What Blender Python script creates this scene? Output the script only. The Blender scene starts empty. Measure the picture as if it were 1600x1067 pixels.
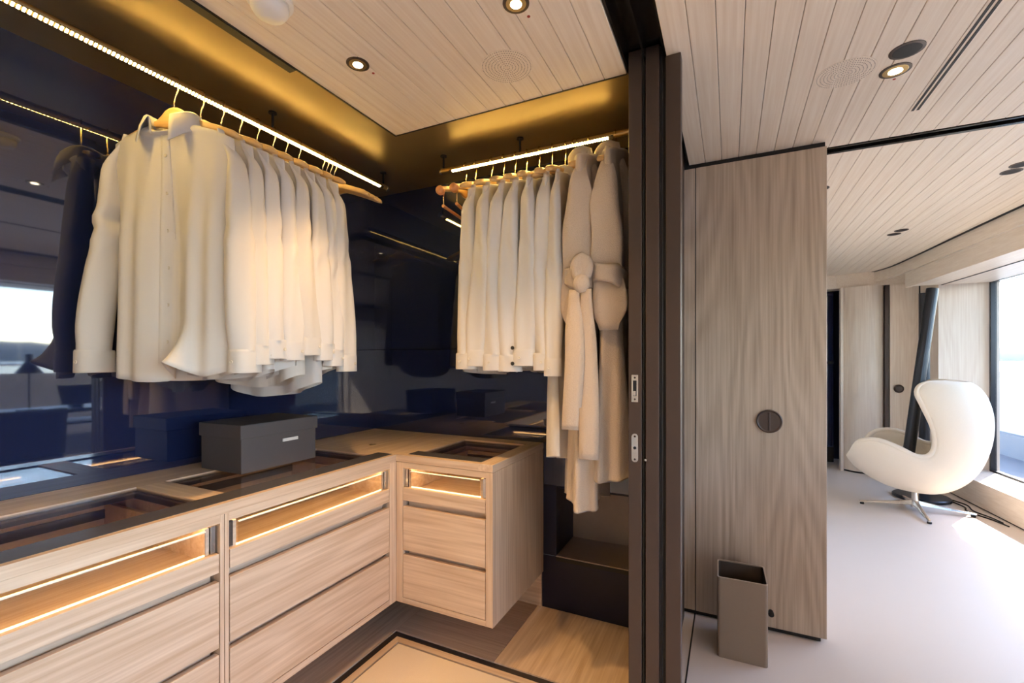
import bpy, bmesh, math, random
from mathutils import Vector, Matrix, Quaternion
PI = math.pi
rnd = random.Random(7)
SC = bpy.context.scene
COL = SC.collection

# ------------------------------------------------------------------ camera
YAW = math.atan2(340, 711)
cam_d = bpy.data.cameras.new('camera')
cam = bpy.data.objects.new('camera', cam_d)
COL.objects.link(cam)
cam_d.sensor_width = 36.0
cam_d.lens = 16.0
cam_d.shift_y = 28.5 / 1600
cam_d.clip_start = 0.02
cam_d.clip_end = 9000
cam.location = (0, 0, 1.25)
cam.rotation_euler = (PI / 2, 0, YAW)
SC.camera = cam

# ------------------------------------------------------------------ sky, sun, exposure
SUN_DIR = Vector((-0.52, -0.854, -0.73)).normalized()
world = bpy.data.worlds.new('sky')
SC.world = world
world.use_nodes = True
wn = world.node_tree
wn.nodes.clear()
w_out = wn.nodes.new('ShaderNodeOutputWorld')
w_bg = wn.nodes.new('ShaderNodeBackground')
w_sky = wn.nodes.new('ShaderNodeTexSky')
w_sky.sky_type = 'NISHITA'
w_sky.sun_disc = False
w_sky.sun_elevation = math.asin(-SUN_DIR.z)
w_sky.sun_rotation = math.atan2(-SUN_DIR.x, -SUN_DIR.y)
w_sky.air_density = 1.0
w_sky.dust_density = 0.6
w_sky.ozone_density = 3.0
w_bg.inputs['Strength'].default_value = 1.45
wn.links.new(w_sky.outputs[0], w_bg.inputs[0])
wn.links.new(w_bg.outputs[0], w_out.inputs[0])

sun_d = bpy.data.lights.new('sun', 'SUN')
sun_d.energy = 22.0
sun_d.angle = 0.009
sun_d.color = (1.0, 0.95, 0.87)
sun = bpy.data.objects.new('sun', sun_d)
COL.objects.link(sun)
sun.location = (8, 12, 10)
sun.rotation_euler = SUN_DIR.to_track_quat('-Z', 'Y').to_euler()

vs = SC.view_settings
vs.view_transform = 'Standard'
vs.look = 'None'
vs.exposure = 0.38
vs.gamma = 1.0
vs.use_curve_mapping = False
SC.cycles.use_denoising = True
SC.cycles.max_bounces = 12
SC.cycles.diffuse_bounces = 6
SC.cycles.glossy_bounces = 5
SC.cycles.transparent_max_bounces = 16
SC.cycles.sample_clamp_indirect = 6.0
SC.cycles.caustics_reflective = False
SC.cycles.caustics_refractive = False

# ------------------------------------------------------------------ materials
def srgb(r, g, b):
    f = lambda v: (v / 255 / 12.92) if v / 255 <= 0.04045 else ((v / 255 + 0.055) / 1.055) ** 2.4
    return (f(r), f(g), f(b), 1.0)

def new_mat(name):
    m = bpy.data.materials.new(name)
    m.use_nodes = True
    nt = m.node_tree
    return m, nt, nt.nodes['Principled BSDF']

def setp(b, **kw):
    names = {'base': 'Base Color', 'rough': 'Roughness', 'metal': 'Metallic', 'ior': 'IOR', 'sheen': 'Sheen Weight',
             'coat': 'Coat Weight', 'coat_rough': 'Coat Roughness', 'em': 'Emission Color', 'ems': 'Emission Strength',
             'spec': 'Specular IOR Level', 'aniso': 'Anisotropic', 'sss': 'Subsurface Weight', 'trans': 'Transmission Weight'}
    for k, v in kw.items():
        b.inputs[names[k]].default_value = v

def plain(name, col, rough=0.6, noise=0.06, nscale=40.0, bump=0.0, **kw):
    m, nt, b = new_mat(name)
    setp(b, base=col, rough=rough, **kw)
    tc = nt.nodes.new('ShaderNodeTexCoord')
    nz = nt.nodes.new('ShaderNodeTexNoise')
    nz.inputs['Scale'].default_value = nscale
    nz.inputs['Detail'].default_value = 3
    nt.links.new(tc.outputs['Object'], nz.inputs['Vector'])
    mx = nt.nodes.new('ShaderNodeMix'); mx.data_type = 'RGBA'
    lo = tuple(max(0, c * (1 - noise)) for c in col[:3]) + (1,)
    hi = tuple(min(1, c * (1 + noise)) for c in col[:3]) + (1,)
    mx.inputs['A'].default_value = lo; mx.inputs['B'].default_value = hi
    nt.links.new(nz.outputs['Fac'], mx.inputs['Factor'])
    nt.links.new(mx.outputs['Result'], b.inputs['Base Color'])
    if bump:
        bp = nt.nodes.new('ShaderNodeBump')
        bp.inputs['Strength'].default_value = bump
        bp.inputs['Distance'].default_value = 0.003
        nt.links.new(nz.outputs['Fac'], bp.inputs['Height'])
        nt.links.new(bp.outputs['Normal'], b.inputs['Normal'])
    return m

def wood(name, c_light, c_dark, axis='x', rough=0.45, cathedral=0.5, fine=0.62, bump=0.15, scale=1.0):
    """oak: fine streaks along the grain axis plus wide distorted cathedral bands"""
    m, nt, b = new_mat(name)
    setp(b, rough=rough)
    N, L = nt.nodes, nt.links
    tc = N.new('ShaderNodeTexCoord'); oi = N.new('ShaderNodeObjectInfo')
    off = N.new('ShaderNodeVectorMath'); off.operation = 'MULTIPLY_ADD'
    comb = N.new('ShaderNodeCombineXYZ')
    for i in range(3): L.new(oi.outputs['Random'], comb.inputs[i])
    off.inputs[1].default_value = (7.3, 5.1, 9.7)
    L.new(comb.outputs[0], off.inputs[0]); L.new(tc.outputs['Object'], off.inputs[2])
    mp = N.new('ShaderNodeMapping'); mp2 = N.new('ShaderNodeMapping')
    a = 'xyz'.index(axis)
    s1 = [95.0 * scale] * 3; s1[a] = 2.4 * scale
    s2 = [4.2 * scale] * 3; s2[a] = 0.55 * scale
    mp.inputs['Scale'].default_value = s1; mp2.inputs['Scale'].default_value = s2
    L.new(off.outputs[0], mp.inputs['Vector']); L.new(off.outputs[0], mp2.inputs['Vector'])
    n1 = N.new('ShaderNodeTexNoise'); n1.inputs['Scale'].default_value = 1.0; n1.inputs['Detail'].default_value = 4
    L.new(mp.outputs[0], n1.inputs['Vector'])
    n2 = N.new('ShaderNodeTexNoise'); n2.inputs['Scale'].default_value = 1.0; n2.inputs['Detail'].default_value = 1.5
    n2.inputs['Distortion'].default_value = 0.4
    L.new(mp2.outputs[0], n2.inputs['Vector'])
    sn = N.new('ShaderNodeMath'); sn.operation = 'MULTIPLY'; sn.inputs[1].default_value = 70.0
    L.new(n2.outputs['Fac'], sn.inputs[0])
    sn2 = N.new('ShaderNodeMath'); sn2.operation = 'SINE'; L.new(sn.outputs[0], sn2.inputs[0])
    r2 = N.new('ShaderNodeMapRange'); r2.inputs['From Min'].default_value = -1; r2.inputs['From Max'].default_value = 1
    r2.inputs['To Min'].default_value = 0.5 - cathedral / 2; r2.inputs['To Max'].default_value = 0.5 + cathedral / 2
    L.new(sn2.outputs[0], r2.inputs['Value'])
    r1 = N.new('ShaderNodeMapRange'); r1.inputs['From Min'].default_value = 0.3; r1.inputs['From Max'].default_value = 0.7
    L.new(n1.outputs['Fac'], r1.inputs['Value'])
    mixf = N.new('ShaderNodeMix'); mixf.data_type = 'FLOAT'; mixf.inputs['Factor'].default_value = fine
    L.new(r2.outputs[0], mixf.inputs['A']); L.new(r1.outputs[0], mixf.inputs['B'])
    mx = N.new('ShaderNodeMix'); mx.data_type = 'RGBA'
    mx.inputs['A'].default_value = c_light; mx.inputs['B'].default_value = c_dark
    L.new(mixf.outputs['Result'], mx.inputs['Factor'])
    L.new(mx.outputs['Result'], b.inputs['Base Color'])
    bp = N.new('ShaderNodeBump'); bp.inputs['Strength'].default_value = bump; bp.inputs['Distance'].default_value = 0.002
    bp.invert = True
    L.new(mixf.outputs['Result'], bp.inputs['Height']); L.new(bp.outputs['Normal'], b.inputs['Normal'])
    return m

def emit(name, col, strength):
    m, nt, b = new_mat(name)
    setp(b, base=(0.02, 0.02, 0.02, 1), em=col, ems=strength, rough=0.5)
    return m

def pane_glass(name, tint=(1, 1, 1, 1), f0=0.04):
    m = bpy.data.materials.new(name); m.use_nodes = True
    nt = m.node_tree; nt.nodes.clear()
    o = nt.nodes.new('ShaderNodeOutputMaterial'); mx = nt.nodes.new('ShaderNodeMixShader')
    t = nt.nodes.new('ShaderNodeBsdfTransparent'); g = nt.nodes.new('ShaderNodeBsdfGlossy')
    lw = nt.nodes.new('ShaderNodeLayerWeight'); lw.inputs['Blend'].default_value = 0.5
    p = nt.nodes.new('ShaderNodeMath'); p.operation = 'POWER'; p.inputs[1].default_value = 5.0
    q = nt.nodes.new('ShaderNodeMath'); q.operation = 'MULTIPLY_ADD'; q.inputs[1].default_value = 1 - f0; q.inputs[2].default_value = f0
    t.inputs[0].default_value = tint; g.inputs['Roughness'].default_value = 0.01
    nt.links.new(lw.outputs['Facing'], p.inputs[0]); nt.links.new(p.outputs[0], q.inputs[0]); nt.links.new(q.outputs[0], mx.inputs[0])
    nt.links.new(t.outputs[0], mx.inputs[1]); nt.links.new(g.outputs[0], mx.inputs[2])
    nt.links.new(mx.outputs[0], o.inputs[0])
    return m

M = {}
OAK_L, OAK_D = srgb(233, 211, 186), srgb(194, 164, 133)
for ax in 'xyz':
    M['oak_' + ax] = wood('pale_oak_' + ax, OAK_L, OAK_D, ax)
    M['ash_' + ax] = wood('brushed_ash_' + ax, srgb(208, 190, 170), srgb(160, 140, 119), ax, cathedral=0.6, fine=0.5, bump=0.35)
M['ceil_oak'] = wood('ceiling_oak_y', srgb(245, 234, 219), srgb(230, 214, 195), 'y', cathedral=0.25, fine=0.8, bump=0.08)
M['cabin_oak_z'] = wood('cabin_oak_z', srgb(243, 231, 216), srgb(222, 204, 185), 'z', cathedral=0.45, fine=0.55, bump=0.08)
M['cabin_oak_y'] = wood('cabin_oak_y', srgb(243, 231, 216), srgb(224, 207, 188), 'y', cathedral=0.35, fine=0.6, bump=0.08)
M['hanger_wood'] = wood('hanger_beech', srgb(232, 196, 138), srgb(212, 170, 108), 'x', cathedral=0.3, rough=0.35, bump=0.05)
M['navy'] = plain('navy_lacquered_glass', (0.013, 0.021, 0.068, 1), rough=0.03, noise=0.0, ior=2.0)
M['navy_matt'] = plain('navy_matt_lacquer', (0.014, 0.016, 0.042, 1), rough=0.3, spec=0.3, noise=0.05)
M['taupe'] = plain('taupe_leather', srgb(172, 155, 144), rough=0.55, noise=0.05, bump=0.05)
M['dark_bronze'] = plain('dark_bronze_frame', srgb(78, 66, 60), rough=0.42, noise=0.05, metal=0.35)
M['black'] = plain('black_rubber', (0.008, 0.007, 0.007, 1), rough=0.6, noise=0.1)
M['black_gloss'] = plain('black_gloss_track', (0.010, 0.009, 0.009, 1), rough=0.2, noise=0.1)
M['dark_band'] = plain('smoked_glass_band', srgb(84, 82, 84), rough=0.2, noise=0.04)
M['chrome'] = plain('polished_steel', (0.75, 0.74, 0.72, 1), rough=0.18, noise=0.02, metal=1.0)
M['brass'] = plain('brushed_brass', (0.62, 0.44, 0.20, 1), rough=0.3, noise=0.05, metal=1.0)
M['hook'] = plain('gilt_hook_wire', (0.78, 0.62, 0.36, 1), rough=0.25, noise=0.02, metal=1.0)
M['shirt'] = plain('white_cotton', (0.70, 0.69, 0.68, 1), rough=0.85, noise=0.02, nscale=400, sheen=0.1)
M['shirt_warm'] = plain('ivory_cotton', (0.70, 0.675, 0.635, 1), rough=0.85, noise=0.02, nscale=400, sheen=0.1)
M['robe'] = plain('terry_towelling', srgb(208, 193, 178), rough=0.95, noise=0.10, nscale=260, bump=0.6, sheen=0.3)
M['button_dark'] = plain('dark_button', (0.02, 0.018, 0.016, 1), rough=0.3, noise=0.05)
M['button'] = plain('pearl_button', (0.72, 0.68, 0.6, 1), rough=0.2, noise=0.05)
M['carpet'] = plain('cream_carpet', srgb(238, 222, 198), rough=0.95, noise=0.05, nscale=500, bump=0.4)
M['cabin_floor'] = plain('pale_resin_floor', srgb(230, 218, 208), rough=0.5, noise=0.015, nscale=3)
M['box'] = plain('grey_card_box', srgb(84, 81, 83), rough=0.62, noise=0.04, nscale=220, bump=0.05)
M['bin'] = plain('taupe_leather_bin', srgb(140, 122, 104), rough=0.55, noise=0.04, nscale=150, bump=0.06)
M['bin_in'] = plain('bin_lining', srgb(86, 74, 64), rough=0.7, noise=0.05)
M['boucle'] = plain('cream_wool_boucle', srgb(236, 223, 204), rough=0.95, noise=0.05, nscale=300, bump=0.35, sheen=0.2)
M['lamp_black'] = plain('graphite_metal', srgb(52, 54, 60), rough=0.32, noise=0.04, metal=0.6)
M['white_paint'] = plain('white_paint', (0.80, 0.80, 0.79, 1), rough=0.5, noise=0.01)
M['detector'] = plain('white_plastic', (0.82, 0.81, 0.79, 1), rough=0.4, noise=0.01)
M['deck'] = plain('grey_deck', srgb(110, 120, 135), rough=0.6, noise=0.08, nscale=8)
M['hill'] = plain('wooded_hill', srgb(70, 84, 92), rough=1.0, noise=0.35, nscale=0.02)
M['water'] = plain('lake_water', (0.05, 0.10, 0.16, 1), rough=0.12, noise=0.1, nscale=0.05)
M['pane'] = pane_glass('window_glass')
M['pane_top'] = pane_glass('counter_glass', tint=(0.86, 0.84, 0.83, 1))
M['led'] = emit('warm_led', (1.0, 0.64, 0.16, 1), 135.0)
M['led_tray'] = emit('warm_tray_led', (1.0, 0.60, 0.24, 1), 30.0)
M['lip_glow'] = emit('tray_lip_glow', (1.0, 0.66, 0.30, 1), 5.0)  # no lamp: emission imitates the bright line along the lit tray lip
M['lamp_disc'] = emit('downlight_lens', (1.0, 0.80, 0.55, 1), 22.0)
M['edge_glow_tint'] = plain('glass_edge_glow_tint', (0.88, 0.84, 0.72, 1), rough=0.4, noise=0.02)  # pale base colour imitates LED light glowing in the glass edge
M['felt'] = plain('dark_felt', srgb(58, 50, 48), rough=0.95, noise=0.08, nscale=200)
M['cedar'] = plain('cedar_knob', srgb(214, 148, 92), rough=0.4, noise=0.08)
M['sensor_red'] = plain('red_sensor', (0.45, 0.05, 0.03, 1), rough=0.4)
M['screen'] = plain('dark_screen', (0.01, 0.012, 0.016, 1), rough=0.1, noise=0.0)

def bronze_metal():
    m, nt, b = new_mat('brushed_bronze_soffit')
    N, L = nt.nodes, nt.links
    setp(b, metal=0.62, rough=0.30)
    tc = N.new('ShaderNodeTexCoord')
    nz = N.new('ShaderNodeTexNoise'); nz.inputs['Scale'].default_value = 3.5; nz.inputs['Detail'].default_value = 2
    L.new(tc.outputs['Object'], nz.inputs['Vector'])
    mx = N.new('ShaderNodeMix'); mx.data_type = 'RGBA'
    mx.inputs['A'].default_value = (0.20, 0.145, 0.075, 1); mx.inputs['B'].default_value = (0.34, 0.25, 0.13, 1)
    L.new(nz.outputs['Fac'], mx.inputs['Factor']); L.new(mx.outputs['Result'], b.inputs['Base Color'])
    r = N.new('ShaderNodeMapRange'); r.inputs['To Min'].default_value = 0.30; r.inputs['To Max'].default_value = 0.38
    L.new(nz.outputs['Fac'], r.inputs['Value']); L.new(r.outputs[0], b.inputs['Roughness'])
    return m
M['bronze'] = bronze_metal()

# ------------------------------------------------------------------ mesh helpers
class MB:
    """collects vertices and faces in world coordinates"""
    def __init__(s): s.v, s.f = [], []
    def add(s, vs, fs):
        k = len(s.v); s.v += [tuple(p) for p in vs]; s.f += [tuple(i + k for i in f) for f in fs]; return s
    def box(s, x0, x1, y0, y1, z0, z1):
        return s.add([(x0, y0, z0), (x1, y0, z0), (x1, y1, z0), (x0, y1, z0), (x0, y0, z1), (x1, y0, z1), (x1, y1, z1), (x0, y1, z1)],
                     [(0, 3, 2, 1), (4, 5, 6, 7), (0, 1, 5, 4), (1, 2, 6, 5), (2, 3, 7, 6), (3, 0, 4, 7)])
    def prism(s, pts, z0, z1):
        n = len(pts)
        return s.add([(x, y, z0) for x, y in pts] + [(x, y, z1) for x, y in pts],
                     [tuple(range(n - 1, -1, -1)), tuple(range(n, 2 * n))] + [(i, (i + 1) % n, n + (i + 1) % n, n + i) for i in range(n)])
    def grid(s, rows, close_u=False, close_v=False, cap=False):
        nu, nv = len(rows[0]), len(rows)
        fs = []
        for j in range(nv if close_v else nv - 1):
            for i in range(nu if close_u else nu - 1):
                fs.append((j * nu + i, j * nu + (i + 1) % nu, ((j + 1) % nv) * nu + (i + 1) % nu, ((j + 1) % nv) * nu + i))
        if cap: fs += [tuple(range(nu - 1, -1, -1)), tuple(range((nv - 1) * nu, nv * nu))]
        return s.add([p for r in rows for p in r], fs)
    def lathe(s, prof, c, n=24, axis='z'):
        rows = []
        for r, h in prof:
            row = []
            for i in range(n):
                a = 2 * PI * i / n
                u, w = r * math.cos(a), r * math.sin(a)
                row.append({'z': (c[0] + u, c[1] + w, c[2] + h), 'y': (c[0] + u, c[1] + h, c[2] - w), 'x': (c[0] + h, c[1] + u, c[2] + w)}[axis])
            rows.append(row)
        return s.grid(rows, close_u=True, cap=True)
    def tube(s, pts, rad, n=8, cap=True):
        pts = [Vector(p) for p in pts]
        rows = []
        up = Vector((0.31, 0.17, 0.93)).normalized()
        nrm = None
        for i, p in enumerate(pts):
            t = (pts[min(i + 1, len(pts) - 1)] - pts[max(i - 1, 0)]).normalized()
            if nrm is None:
                nrm = t.cross(up)
                if nrm.length < 1e-3: nrm = t.cross(Vector((1, 0, 0)))
                nrm.normalize()
            else:
                nrm = (nrm - t * nrm.dot(t)).normalized()
            bn = t.cross(nrm)
            r = rad[i] if isinstance(rad, (list, tuple)) else rad
            rows.append([p + nrm * (r * math.cos(2 * PI * k / n)) + bn * (r * math.sin(2 * PI * k / n)) for k in range(n)])
        return s.grid(rows, close_u=True, cap=cap)
    def quad(s, a, b, c, d): return s.add([a, b, c, d], [(0, 1, 2, 3)])
    def data(s, name, origin=(0, 0, 0), smooth=False):
        me = bpy.data.meshes.new(name)
        me.from_pydata([(x - origin[0], y - origin[1], z - origin[2]) for x, y, z in s.v], [], s.f)
        me.update()
        bm = bmesh.new(); bm.from_mesh(me); bmesh.ops.recalc_face_normals(bm, faces=bm.faces); bm.to_mesh(me); bm.free()
        if smooth:
            me.polygons.foreach_set('use_smooth', [True] * len(me.polygons)); me.update()
        return me

def put(name, mb, mat, parent=None, smooth=False, bevel=0.0, origin=None, solid=0.0, sub=0):
    if origin is None:
        if parent is not None: origin = tuple(parent.matrix_world.translation) if parent.parent is None else tuple(parent['_o'])
        else:
            xs = [p[0] for p in mb.v]; ys = [p[1] for p in mb.v]; zs = [p[2] for p in mb.v]
            origin = ((min(xs) + max(xs)) / 2, (min(ys) + max(ys)) / 2, min(zs))
    me = mb.data(name, origin, smooth)
    o = bpy.data.objects.new(name, me); COL.objects.link(o)
    me.materials.append(M[mat] if isinstance(mat, str) else mat)
    if parent is None: o.location = origin
    else: o.parent = parent
    ORIG[o.name] = origin
    if solid:
        md = o.modifiers.new('thick', 'SOLIDIFY'); md.thickness = solid; md.offset = 0
    if bevel:
        md = o.modifiers.new('edge', 'BEVEL'); md.width = bevel; md.segments = 2; md.limit_method = 'ANGLE'; md.angle_limit = 0.7
    if sub:
        md = o.modifiers.new('soft', 'SUBSURF'); md.levels = sub; md.render_levels = sub
    return o
ORIG = {}

def tag(o, label=None, cat=None, group=None, kind=None):
    if label: o['label'] = label
    if cat: o['category'] = cat
    if group: o['group'] = group
    if kind: o['kind'] = kind
    return o

def root(name, loc, label=None, cat=None, group=None, kind=None, rotz=0.0):
    o = bpy.data.objects.new(name, None); COL.objects.link(o)
    o.empty_display_size = 0.05
    o.location = loc; o.rotation_euler = (0, 0, rotz)
    ORIG[o.name] = tuple(loc)
    return tag(o, label, cat, group, kind)

def part(parent, name, mb, mat, **kw):
    """a mesh given in world coordinates (parents unrotated, translation only)"""
    o = put(name, mb, mat, parent, origin=ORIG[parent.name] if parent.parent is None else WORLD[parent.name], **kw)
    WORLD[o.name] = WORLD.get(parent.name, ORIG[parent.name])
    return o
WORLD = {}

def drop(mb, dz):
    mb.v = [(x, y, z + dz) for x, y, z in mb.v]; return mb

def lpart(parent, name, mb, mat, **kw):
    """a mesh given in the parent's local coordinates"""
    return put(name, mb, mat, parent, origin=(0, 0, 0), **kw)

def copy_tree(o, parent=None):
    c = o.copy(); COL.objects.link(c); c.parent = parent
    for ch in o.children: copy_tree(ch, c)
    return c

def B(*a): return MB().box(*a)

# ------------------------------------------------------------------ main dimensions (metres)
XL, YB = -1.96, 2.15          # navy walls
ZC, ZM, ZT = 2.21, 2.24, 0.83  # wood ceiling, metal soffit, worktop
CX0, CY0 = -1.335, 1.60       # cabinet fronts
CXR, ZB = -0.85, 0.18         # end of the short run, underside
CEX, CEY = -1.29, 1.543       # edges of the wardrobe ceiling
DX = -0.31                    # wardrobe side of the sliding doors
YW = 2.40                     # ash wall
WX1 = 0.385
YBACK = -2.3
def sill_x(y): return 1.935 - 0.0765 * (y - 4.6)
def glass_x(y): return 2.28 - 0.0765 * (y - 4.6)

# ------------------------------------------------------------------ floor
fl = root('floor', (0, 0, 0), 'pale resin cabin floor with oak and cream carpet in the wardrobe', kind='structure')
part(fl, 'cabin_floor', MB().prism([(-0.30, YBACK), (2.9, YBACK), (2.35, 7.6), (-0.30, 7.6)], -0.06, 0.0), 'cabin_floor')
part(fl, 'threshold_seam', B(-0.157, -0.151, YBACK, YW + 0.05, -0.01, 0.0012), 'black')
# wardrobe: oak border round a framed carpet
part(fl, 'oak_border', B(XL - 0.1, -1.392, YBACK, YB + 0.1, -0.06, 0.0), 'oak_y')
for i, (x0, x1) in enumerate([(-1.392, -0.882), (-0.880, -0.30)]):
    part(fl, 'oak_border', B(x0, x1, 1.668, YB + 0.02, -0.06, 0.0), 'oak_x' if i == 0 else 'oak_y')
part(fl, 'groove', B(-1.392, -1.357, YBACK, 1.668, -0.06, -0.006), 'felt')
part(fl, 'groove', B(-1.357, -0.30, 1.633, 1.668, -0.06, -0.006), 'felt')
part(fl, 'oak_strip', MB().prism([(-1.357, YBACK), (-1.326, YBACK), (-1.326, 1.602), (-1.357, 1.633)], -0.06, 0.0), 'oak_y')
part(fl, 'oak_strip', MB().prism([(-1.326, 1.602), (-0.30, 1.602), (-0.30, 1.633), (-1.357, 1.633)], -0.06, 0.0), 'oak_x')
part(fl, 'groove', B(-1.326, -0.30, YBACK, 1.602, -0.06, -0.008), 'black')
part(fl, 'carpet', B(-1.318, -0.30, YBACK, 1.594, -0.06, -0.001), 'carpet')

# ------------------------------------------------------------------ ceilings
def ceiling_plank_set(parent, x0, x1, y0, y1, w, z):
    n = int(round((x1 - x0) / w)); w = (x1 - x0) / n
    g = 0.0016
    me = None
    for i in range(n):
        xa = x0 + i * w
        if me is None:
            mb = MB()
            t = 0.0012
            mb.add([(0, y0, z + t), (t, y0, z), (w - g - t, y0, z), (w - g, y0, z + t), (w - g, y0, z + 0.016), (0, y0, z + 0.016),
                    (0, y1, z + t), (t, y1, z), (w - g - t, y1, z), (w - g, y1, z + t), (w - g, y1, z + 0.016), (0, y1, z + 0.016)],
                   [(0, 1, 2, 3, 4, 5), (6, 11, 10, 9, 8, 7)] + [(k, (k + 1) % 6, 6 + (k + 1) % 6, 6 + k) for k in range(6)])
            me = mb.data('plank'); me.materials.append(M['ceil_oak'])
        o = bpy.data.objects.new('plank', me); COL.objects.link(o); o.parent = parent; o.location = (xa, 0, 0)

cl = root('ceiling', (0, 0, 0), 'oak plank ceiling over the wardrobe and the cabin', kind='structure')
part(cl, 'backing', B(DX + 0.13, 2.75, YBACK, 7.6, ZC + 0.017, ZC + 0.1), 'black')
part(cl, 'backing', B(CEX + 0.004, DX, YBACK, CEY - 0.004, ZC + 0.017, ZC + 0.1), 'black')
ceiling_plank_set(cl, DX + 0.13, 1.72, YBACK, 2.475, 0.073, ZC)
ceiling_plank_set(cl, DX + 0.13, 1.72, 2.54, 7.0, 0.073, ZC)
ceiling_plank_set(cl, CEX, DX, YBACK, CEY, 0.0754, ZC)
part(cl, 'ceiling_rim', B(CEX - 0.006, CEX, YBACK, CEY + 0.006, ZC - 0.002, ZM), 'black')
part(cl, 'ceiling_rim', B(CEX - 0.006, DX, CEY, CEY + 0.006, ZC - 0.002, ZM), 'black')
part(cl, 'vent_slot', B(CEX - 0.034, CEX - 0.004, -0.4, 1.05, ZC - 0.004, ZM), 'black')
# sliding-door track recess in the ceiling
tr = part(cl, 'door_track', B(DX, DX + 0.13, YBACK, 2.45, ZC + 0.05, ZC + 0.1), 'black_gloss')
for xa in (DX + 0.002, DX + 0.062, DX + 0.124):
    part(tr, 'track_rail', B(xa, xa + 0.006, YBACK, 2.45, ZC + 0.002, ZC + 0.051), 'black_gloss')
# cross track over the cabin
ct = part(cl, 'cross_track', B(WX1, 1.72, 2.475, 2.54, ZC + 0.016, ZC + 0.06), 'black')
part(ct, 'track_rail', B(WX1, 1.72, 2.480, 2.490, ZC - 0.004, ZC + 0.018), 'black_gloss')
part(ct, 'track_rail', B(WX1, 1.72, 2.515, 2.535, ZC - 0.010, ZC + 0.018), 'black_gloss')
part(cl, 'slot_diffuser', B(0.632, 0.640, YBACK, 2.25, ZC - 0.0015, ZC + 0.01), 'black')
part(cl, 'slot_diffuser', B(0.648, 0.656, YBACK, 2.25, ZC - 0.0015, ZC + 0.01), 'black')
# brushed bronze soffit between the oak ceiling and the navy walls
ms = root('ceiling_soffit', (XL, YB, ZM), 'brushed bronze metal soffit above the hanging rails', kind='structure')
part(ms, 'metal_panel', B(XL - 0.05, CEX, YBACK, YB + 0.05, ZM, ZM + 0.02), 'bronze')
part(ms, 'metal_panel', B(CEX, DX + 0.05, CEY, YB + 0.05, ZM, ZM + 0.02), 'bronze')

# ------------------------------------------------------------------ navy walls
wl = root('wall_left', (XL, 0, 0), 'glossy navy lacquered glass wall behind the long run', kind='structure')
part(wl, 'glass_panel', B(XL - 0.04, XL, YBACK, YB + 0.04, 0.0, ZM), 'navy')
wb = root('wall_back', (0, YB, 0), 'glossy navy lacquered glass wall behind the short run', kind='structure')
part(wb, 'glass_panel', B(XL, DX + 0.05, YB, YB + 0.04, 1.312, ZM), 'navy')
part(wb, 'glass_panel', B(XL, DX + 0.05, YB, YB + 0.04, 0.62, 1.308), 'navy')
part(wb, 'seam', B(XL, DX + 0.05, YB + 0.006, YB + 0.03, 1.308, 1.312), 'black')
part(wb, 'oak_kick', B(XL, -0.862, YB - 0.002, YB + 0.04, 0.0, 0.618), 'oak_x')
part(wb, 'lower_panel', B(-0.858, DX + 0.05, YB, YB + 0.035, 0.0, 0.265), 'navy_matt')
part(wb, 'lower_panel', B(-0.858, -0.782, YB, YB + 0.035, 0.268, 0.62), 'navy_matt')
part(wb, 'niche_side', B(-0.800, -0.782, YB + 0.036, 2.43, 0.255, 0.62), 'navy_matt')
part(wb, 'niche_shelf', B(-0.782, DX + 0.05, YB - 0.004, 2.43, 0.255, 0.271), 'taupe')
part(wb, 'niche_back', B(-0.800, DX + 0.05, 2.42, 2.44, 0.271, 0.64), 'taupe')
part(wb, 'niche_top', B(-0.800, DX + 0.05, YB + 0.041, 2.43, 0.598, 0.62), 'navy_matt')
part(wb, 'niche_lip', B(-0.782, DX + 0.05, YB - 0.006, YB, 0.247, 0.266), 'black')
# ------------------------------------------------------------------ ash wall with flush door
wa = root('wall_ash', (0, YW, 0), 'brushed ash panel wall beside the sliding doors', kind='structure')
part(wa, 'wall_panel', B(-0.27, -0.153, YW, YW + 0.04, 0.022, 2.188), 'ash_z')
part(wa, 'core', B(-0.33, WX1 - 0.02, YW + 0.012, YW + 0.10, 0.0, ZC + 0.12), 'black')
part(wa, 'header_shadow', B(-0.33, WX1 - 0.005, YW + 0.006, YW + 0.012, 2.17, ZC + 0.05), 'black')
part(wa, 'return_panel', B(WX1 - 0.02, WX1, YW + 0.042, 6.9, 0.0, ZC), 'cabin_oak_z')
d1 = root('door_1', (0.11, YW, 0), 'flush brushed ash door with round bronze pull', kind='structure')
part(d1, 'leaf', B(-0.149, WX1, YW - 0.004, YW + 0.04, 0.022, 2.188), 'ash_z', bevel=0.002)
h = part(d1, 'door_pull', MB().lathe([(0.0, 0.0), (0.050, 0.0), (0.053, -0.004), (0.053, -0.010), (0.049, -0.013), (0.044, -0.010), (0.0, -0.010)], (0.164, YW - 0.004, 0.968), 40, 'y'), 'dark_bronze', smooth=False)
part(h, 'grip', B(0.160, 0.168, YW - 0.018, YW - 0.013, 0.928, 1.008), 'dark_bronze', bevel=0.002)
part(d1, 'door_stop', MB().lathe([(0.0, 0.0), (0.010, 0.0), (0.012, -0.02), (0.012, -0.03), (0.0, -0.034)], (0.170, YW - 0.004, 0.095), 16, 'y'), 'black')

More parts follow.
